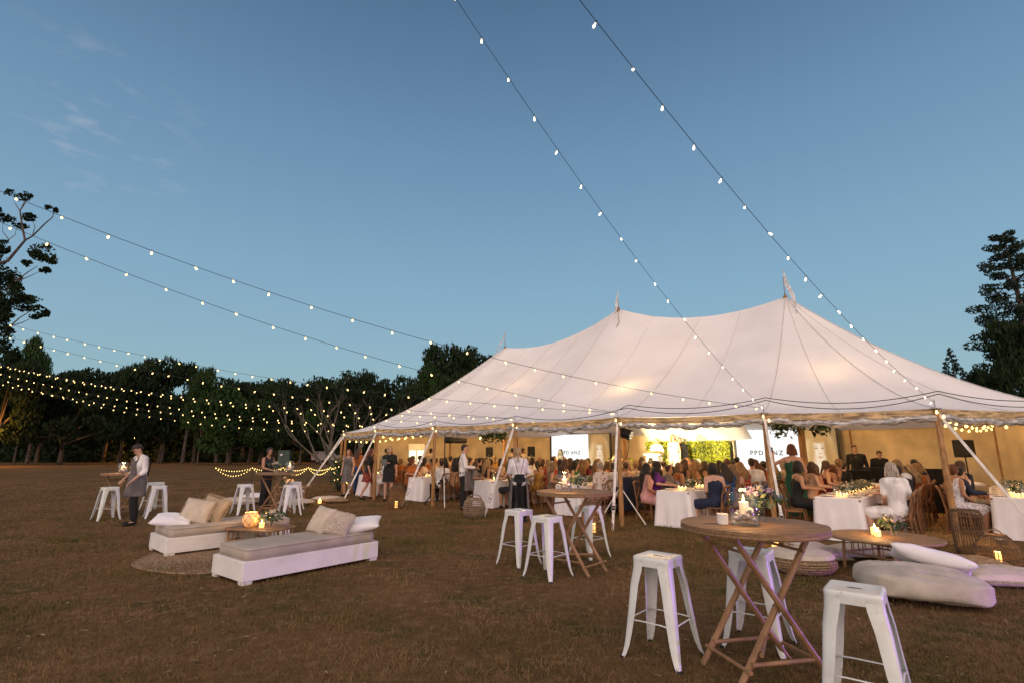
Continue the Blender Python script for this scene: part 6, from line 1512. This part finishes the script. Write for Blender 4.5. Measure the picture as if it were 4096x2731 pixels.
for k, (u, v, hw2, Y, vi, lb) in enumerate([(4060, 1300, 150, 40, 1, 'broad dark tree below the tall pine at the picture edge'), (3960, 1480, 110, 46, 3, 'low dark tree between the small conifer and the tall pine'), (4150, 1250, 170, 50, 0, 'large dark tree past the end of the tent')]):
    x, y, z = uvY(u, v, Y); r_ = hw2 / 2048 * Y
    t = thing('tree', lb, 'tree', (x, y, 0), k * 2.1, 'trees beyond the far end of the tent'); t.scale = (r_, r_, z); put('crown', VAR[vi][0], t); put('trunk', VAR[vi][1], t)
# dark wood that closes the view behind the trees
wd = MB(); wd.grid(lambda a, c: (-150 + 185 * a, 92 + 8 * c + 3 * mnoise.noise(Vector((a * 20, c * 3, 0))), (11.0 + 1.6 * mnoise.noise(Vector((a * 30, 0, 1))) ) * math.sin(c * 1.57) ** .5), 120, 8)
w_ = obj('woods', wd, m_fol); tag(w_, 'dark wood closing the view behind the separate trees', 'woods', kind='stuff')
def wf2(r, n):
    x = -140 + 170 * r.random(n); z = 14.2 * r.random(n); return np.stack([x, 86 + 7 * r.random(n), z * (.84 + .10 * np.sin(x * .35) + .06 * np.sin(x * 1.1))], 1)
o = leaf_cloud(42000, wf2, .50, 12, [m_fol], 'woodland_leaves', None); tag(o, 'mass of dark leaves of the wood behind the separate trees', 'leaves', kind='stuff')
o = leaf_cloud(9000, lambda r, n: np.stack([-115 + 105 * r.random(n), 76 + 9 * r.random(n), 1.6 * r.random(n) ** 1.5], 1), .30, 13, [m_fol], 'undergrowth', None); tag(o, 'low dark undergrowth at the foot of the distant trees', 'undergrowth', kind='stuff')
for k, (u, Y) in enumerate(((118, 70), (480, 75), (640, 72), (735, 70), (780, 76), (870, 74), (915, 72), (1000, 70), (1042, 68), (1098, 71))):
    x, y, z = uvY(u, 1800, Y); t_ = thing('slender_tree', f'{ORD[k]} thin bare trunk in the dark below the distant crowns, counted across the lawn edge', 'tree', (x, y, 0), 0, 'thin trunks under the distant trees'); o = obj('trunk', MB().tube([(0, 0, 0), (.2 * math.sin(k), 0, 2), (.1, 0, 5.5)], [.26, .2, .14], 7), m_bark, t_)

# tall gum tree at the left edge, clump by clump
gum = thing('gum_tree', 'tall sparse gum tree with separate leaf clumps on bare upswept limbs', 'tree', uvY(-170, 1800, 34)[:2] + (0,))
GO = Vector(gum.location)
def gp(u, v, Y=34.0): return Vector(uvY(u, v, Y)) - GO
cl_ = [(75, 780, 52, 17, 0), (12, 872, 48, 16, .6), (112, 868, 32, 13, -.5), (82, 904, 34, 9, .4), (192, 830, 16, 7, 0), (222, 842, 8, 10, 0), (168, 1010, 46, 40, .4), (108, 1052, 18, 13, 0), (182, 1085, 22, 14, -.4), (200, 1040, 30, 22, .5), (10, 985, 26, 30, 0), (20, 1110, 50, 70, .8), (50, 1170, 42, 40, -.4), (108, 1215, 70, 32, .2), (150, 1250, 40, 26, -.3), (30, 1262, 26, 12, 0), (5, 1350, 40, 50, 0), (-60, 1000, 70, 90, 0), (-80, 1250, 90, 110, .6), (-60, 850, 60, 50, .5), (12, 1420, 50, 60, .4)]
def gf(r, n):
    out = []
    tot = sum(c[2] * c[3] for c in cl_)
    for (u, v, ru, rv, dy) in cl_:
        k = int(n * ru * rv / tot) + 60; c = gp(u, v, 34 + dy * 2); rx = ru / 2048 * 34; rz = rv / 2048 * 34
        sub = r.normal(size=(7, 3)) * .55; idx = r.integers(0, 7, k)
        q = sub[idx] + r.normal(size=(k, 3)) * .30; nq = np.linalg.norm(q, axis=1)[:, None]; q = q / np.maximum(1, nq)
        out.append(np.array(c)[None, :] + q * np.array([rx, (rx + rz) * .5, rz]))
    return np.concatenate(out)
lf = leaf_cloud(9000, gf, .12, 21, [m_fol], 'crown', gum)
tr = MB(); tr.tube([(0, 0, 0), gp(-150, 1500), gp(-110, 1300), gp(-60, 1150), gp(-20, 1060)], [.42, .34, .28, .20, .13], 8)
for pts, r0 in (([(-20, 1060), (30, 1045), (100, 962), (88, 900), (80, 845), (100, 805)], .11), ([(100, 962), (130, 945), (180, 895), (210, 870), (218, 840), (200, 828)], .06), ([(130, 945), (140, 905), (125, 880)], .03), ([(80, 845), (55, 805)], .035), ([(80, 845), (110, 800), (125, 795)], .03), ([(-20, 1060), (-5, 1000), (35, 960), (60, 940), (70, 900)], .04), ([(35, 960), (10, 925), (12, 890)], .03),
                ([(-60, 1150), (20, 1160), (70, 1120), (110, 1090), (150, 1065)], .07), ([(70, 1125), (120, 1105), (160, 1085)], .04), ([(-110, 1300), (0, 1345), (40, 1305), (80, 1270), (130, 1240)], .08), ([(40, 1305), (90, 1290), (140, 1265)], .04), ([(-60, 1150), (20, 1190), (60, 1130), (60, 1100)], .06)):
    q = [gp(*p) for p in pts]; tr.tube(q, [r0 * (1 - .75 * i / (len(q) - 1)) for i in range(len(q))], 6)
obj('trunk', tr, m_bark, gum)
# tall pine at the right
px, py, pz = uvY(4010, 925, 42); pine = thing('pine_tree', 'tall dark pine with tiered upturned branches against the sky', 'tree', (px, py, 0)); rnd = random.Random(4)
tr = MB(); tr.tube([(0, 0, 0), (.3, 0, pz * .5), (0, 0, pz * .96)], [.38, .26, .05], 8); tips = []
for k in range(58):
    f_ = .40 + .58 * k / 58; z = pz * f_; a = k * 2.4; L_ = (3.3 * (1 - ((f_ - .40) / .62) ** 1.5) + .35) * rnd.uniform(.65, 1.15)
    e = (L_ * math.cos(a), L_ * math.sin(a), z + L_ * rnd.uniform(.02, .38)); tr.tube([(0, 0, z), (e[0] * .5, e[1] * .5, z + (e[2] - z) * .25), e], [.06, .04, .02], 5)
    for q in (.55, .8, 1.0): tips.append((e[0] * q, e[1] * q, z + (e[2] - z) * q * q + .12, .36 + .22 * L_ * .35))
obj('trunk', tr, m_bark, pine)
leaf_cloud(24000, crown_pts(tips, .62), .11, 31, [m_fol3], 'crown', pine)
px, py, pz = uvY(3797, 1390, 60); con = thing('conifer_tree', 'small pointed conifer just above the tent roof line', 'tree', (px, py, 0)); tr = MB(); tr.tube([(0, 0, 0), (0, 0, pz)], [.2, .03], 6); obj('trunk', tr, m_bark, con)
tips = [((1.15 * (1 - q) + .12) * math.cos(q * 60), (1.15 * (1 - q) + .12) * math.sin(q * 60), pz * (.62 + .37 * q), .42 * (1 - q) + .16) for q in [i / 30 for i in range(31)]]
leaf_cloud(3000, crown_pts(tips, .7), .13, 32, [m_fol3], 'crown', con)
# pale bare tree near the tent corner
bx_, by_, _ = uvY(1392, 1880, 31); bare = thing('bare_tree', 'pale many-limbed tree with thin foliage beside the far tent corner', 'tree', (bx_, by_, 0)); rnd = random.Random(12)
tr = MB(); tips = []
def grow(p, d, L_, r, dep):
    pts = [p]; q = p.copy(); dd = d.copy()
    for s in range(3): dd = (dd + Vector((rnd.uniform(-.22, .22), rnd.uniform(-.22, .22), rnd.uniform(-.02, .16)))).normalized(); q = q + dd * L_ / 3; pts.append(q.copy())
    tr.tube(pts, [r, r * .88, r * .72, r * .56], 6)
    if dep == 0: tips.append((q.x, q.y, q.z, .55)); return
    for s in range(rnd.choice((2, 3))): nd = (dd + Vector((rnd.uniform(-.8, .8), rnd.uniform(-.6, .6), rnd.uniform(-.15, .45)))).normalized(); grow(q, nd, L_ * rnd.uniform(.68, .88), r * .60, dep - 1)
for a, s in ((-1.1, .9), (-.5, .3), (.2, .1), (.9, .35), (-1.6, 1.2)): grow(Vector((a * .25, 0, 0)), Vector((a * .75, rnd.uniform(-.3, .3), 1.0)).normalized(), 1.75, .105, 4)
obj('trunk', tr, m_bark2, bare); leaf_cloud(5200, crown_pts(tips, .6), .10, 41, [m_fol], 'crown', bare)
lamp('trunk_light', (bx_ + .9, by_ - 1.2, .4), 9, (.95, .95, .75), .1)

# ------------------------------------------------------------------ far things
def street_lamp(u, v, Y, e, lb, arm=.8):
    x, y, z = uvY(u, v, Y); t = thing('street_lamp', lb, 'street lamp', (x, y, 0), 0, 'orange lamps among the trees')
    obj('pole', MB().tube([(0, 0, 0), (0, 0, z - .1), (arm * .5, 0, z + .15), (arm, 0, z + .12)], [.08, .06, .04, .035], 8), m_steel, t)
    b = MB(); b.box((arm + .2, 0, z + .10), (.5, .2, .10), bev=.03); obj('head', b, m_steel, t); b = MB(); b.ball((arm + .2, 0, z + .03), (.18, .09, .06)); obj('lens', b, glow('sodium', (1, .42, .06), 12), t)
    lamp('sodium_light', (arm + .2, 0, z - .12), e, (1, .36, .05), .15, t)
street_lamp(540, 1740, 79, 1500, 'orange lamp glowing through leaves behind the waiter')
street_lamp(1122, 1768, 76, 900, 'small orange lamp above the green cabinet')
street_lamp(-120, 1690, 55, 2300, 'orange lamp beyond the far side of the tall gum')
street_lamp(860, 1745, 88, 900, 'orange lamp hidden behind the green fig tree')
x, y, z = uvY(1137, 1860, 56); cb_ = thing('utility_cabinet', 'dark green utility cabinet standing at the edge of the lawn', 'cabinet', (x, y, 0)); mg = mat('green_paint', (.035, .06, .045), rough=.5)
b = MB(); b.box((0, 0, .85), (1.25, .7, 1.6), bev=.02); obj('housing', b, mg, cb_); b = MB(); b.box((0, 0, 1.68), (1.32, .78, .07)); obj('lid', b, mg, cb_, False)
for s in (-1, 1): obj('door', MB().box((s * .31, -.36, .85), (.59, .03, 1.45)), mg, cb_, False)
obj('notice', MB().box((-.25, -.38, 1.25), (.22, .006, .16)), m_ply, cb_, False)
# car under the trees
x, y, z = uvY(1318, 1845, 73.5); car = thing('parked_car', 'pale station wagon with one headlight on, parked under the trees', 'car', (x, y, 0), .06); mc = mat('silver_paint', (.50, .42, .38), rough=.3, spec=.6); mgl = mat('car_glass', (.02, .02, .025), rough=.08, spec=.8)
prof = [(-2.25, .42), (-2.28, .80), (-2.22, 1.02), (-2.05, 1.12), (-1.95, 1.50), (-1.75, 1.60), (.20, 1.60), (.62, 1.50), (1.15, 1.08), (1.95, .96), (2.22, .84), (2.28, .60), (2.22, .38)]
b = MB(); n = len(prof)
for yy, s in ((-.88, 1), (.88, 1)): pass
vs = [(px_, -.88 + (.14 if z_ > 1.1 else 0), z_) for px_, z_ in prof] + [(px_, .88 - (.14 if z_ > 1.1 else 0), z_) for px_, z_ in prof]
b.add(vs, [(i, i + 1, n + i + 1, n + i) for i in range(n - 1)] + [tuple(range(n - 1, -1, -1)), tuple(range(n, 2 * n)), (n - 1, 0, n, 2 * n - 1)]); obj('body', b, mc, car, False)
for s in (-1, 1):
    for q in (((-1.85, 1.14), (-.95, 1.14), (-.95, 1.50), (-1.78, 1.50)), ((-.88, 1.14), (-.02, 1.14), (-.02, 1.50), (-.88, 1.50)), ((.05, 1.14), (1.0, 1.12), (.55, 1.46), (.05, 1.50))):
        b = MB(); yy = [s * (.755 + .01) for _ in q]; b.add([(p[0], s * .762, p[1]) for p in q] + [(p[0], s * .74, p[1]) for p in q], [(0, 1, 2, 3), (7, 6, 5, 4), (0, 4, 5, 1), (1, 5, 6, 2), (2, 6, 7, 3), (3, 7, 4, 0)]); obj('side_window', b, mgl, car, False)
    for wx in (-1.42, 1.42):
        b = MB(); b.tube([(wx, s * .90, .33), (wx, s * .70, .33)], .33, 16); w = obj('wheel', b, m_rubber, car); b = MB(); b.tube([(wx, s * .91, .33), (wx, s * .89, .33)], .19, 12); obj('rim', b, m_steel, w)
b = MB(); b.add([(1.10, -.68, 1.13), (1.10, .68, 1.13), (.66, .66, 1.49), (.66, -.66, 1.49)], [(0, 1, 2, 3)]); obj('windscreen', b, mgl, car, False)
for s in (-1, 1):
    b = MB(); b.box((2.24, s * .66, .72), (.10, .32, .15)); obj('headlight', b, glow('headlight', (1, .95, .8), 9) if s < 0 else m_ply, car, False)
    b = MB(); b.box((-2.27, s * .72, .92), (.06, .2, .26)); obj('tail_light', b, glow('tail_light', (1, .12, .04), 1.2), car, False)
for yy in (-.6, .6): obj('roof_rail', MB().tube([(-1.6, yy, 1.60), (-1.5, yy, 1.66), (0, yy, 1.66), (.1, yy, 1.60)], .02, 5), m_black, car)
# shrub wound with fairy lights by the corner
x, y, _ = uvY(1362, 1950, 21.8); sh = thing('lit_shrub', 'dark potted shrub wound with fairy lights behind the corner post', 'shrub', (x, y, 0))
lf = leaf_cloud(900, lambda r, n: r.normal(size=(n, 3)) * np.array([.20, .20, .30]) + np.array([0, 0, .75]), .06, 44, [m_leaf], 'leaves', sh); lf['kind'] = 'stuff'; obj('pot', MB().lathe([(.14, 0), (.19, .3), (.17, .3)], 14), m_black, sh)
for k in range(26): a = k * .9; o = put('bulb', BULB_S, sh, (.26 * math.cos(a), .26 * math.sin(a), .35 + .035 * k)); o.scale = (.8,) * 3
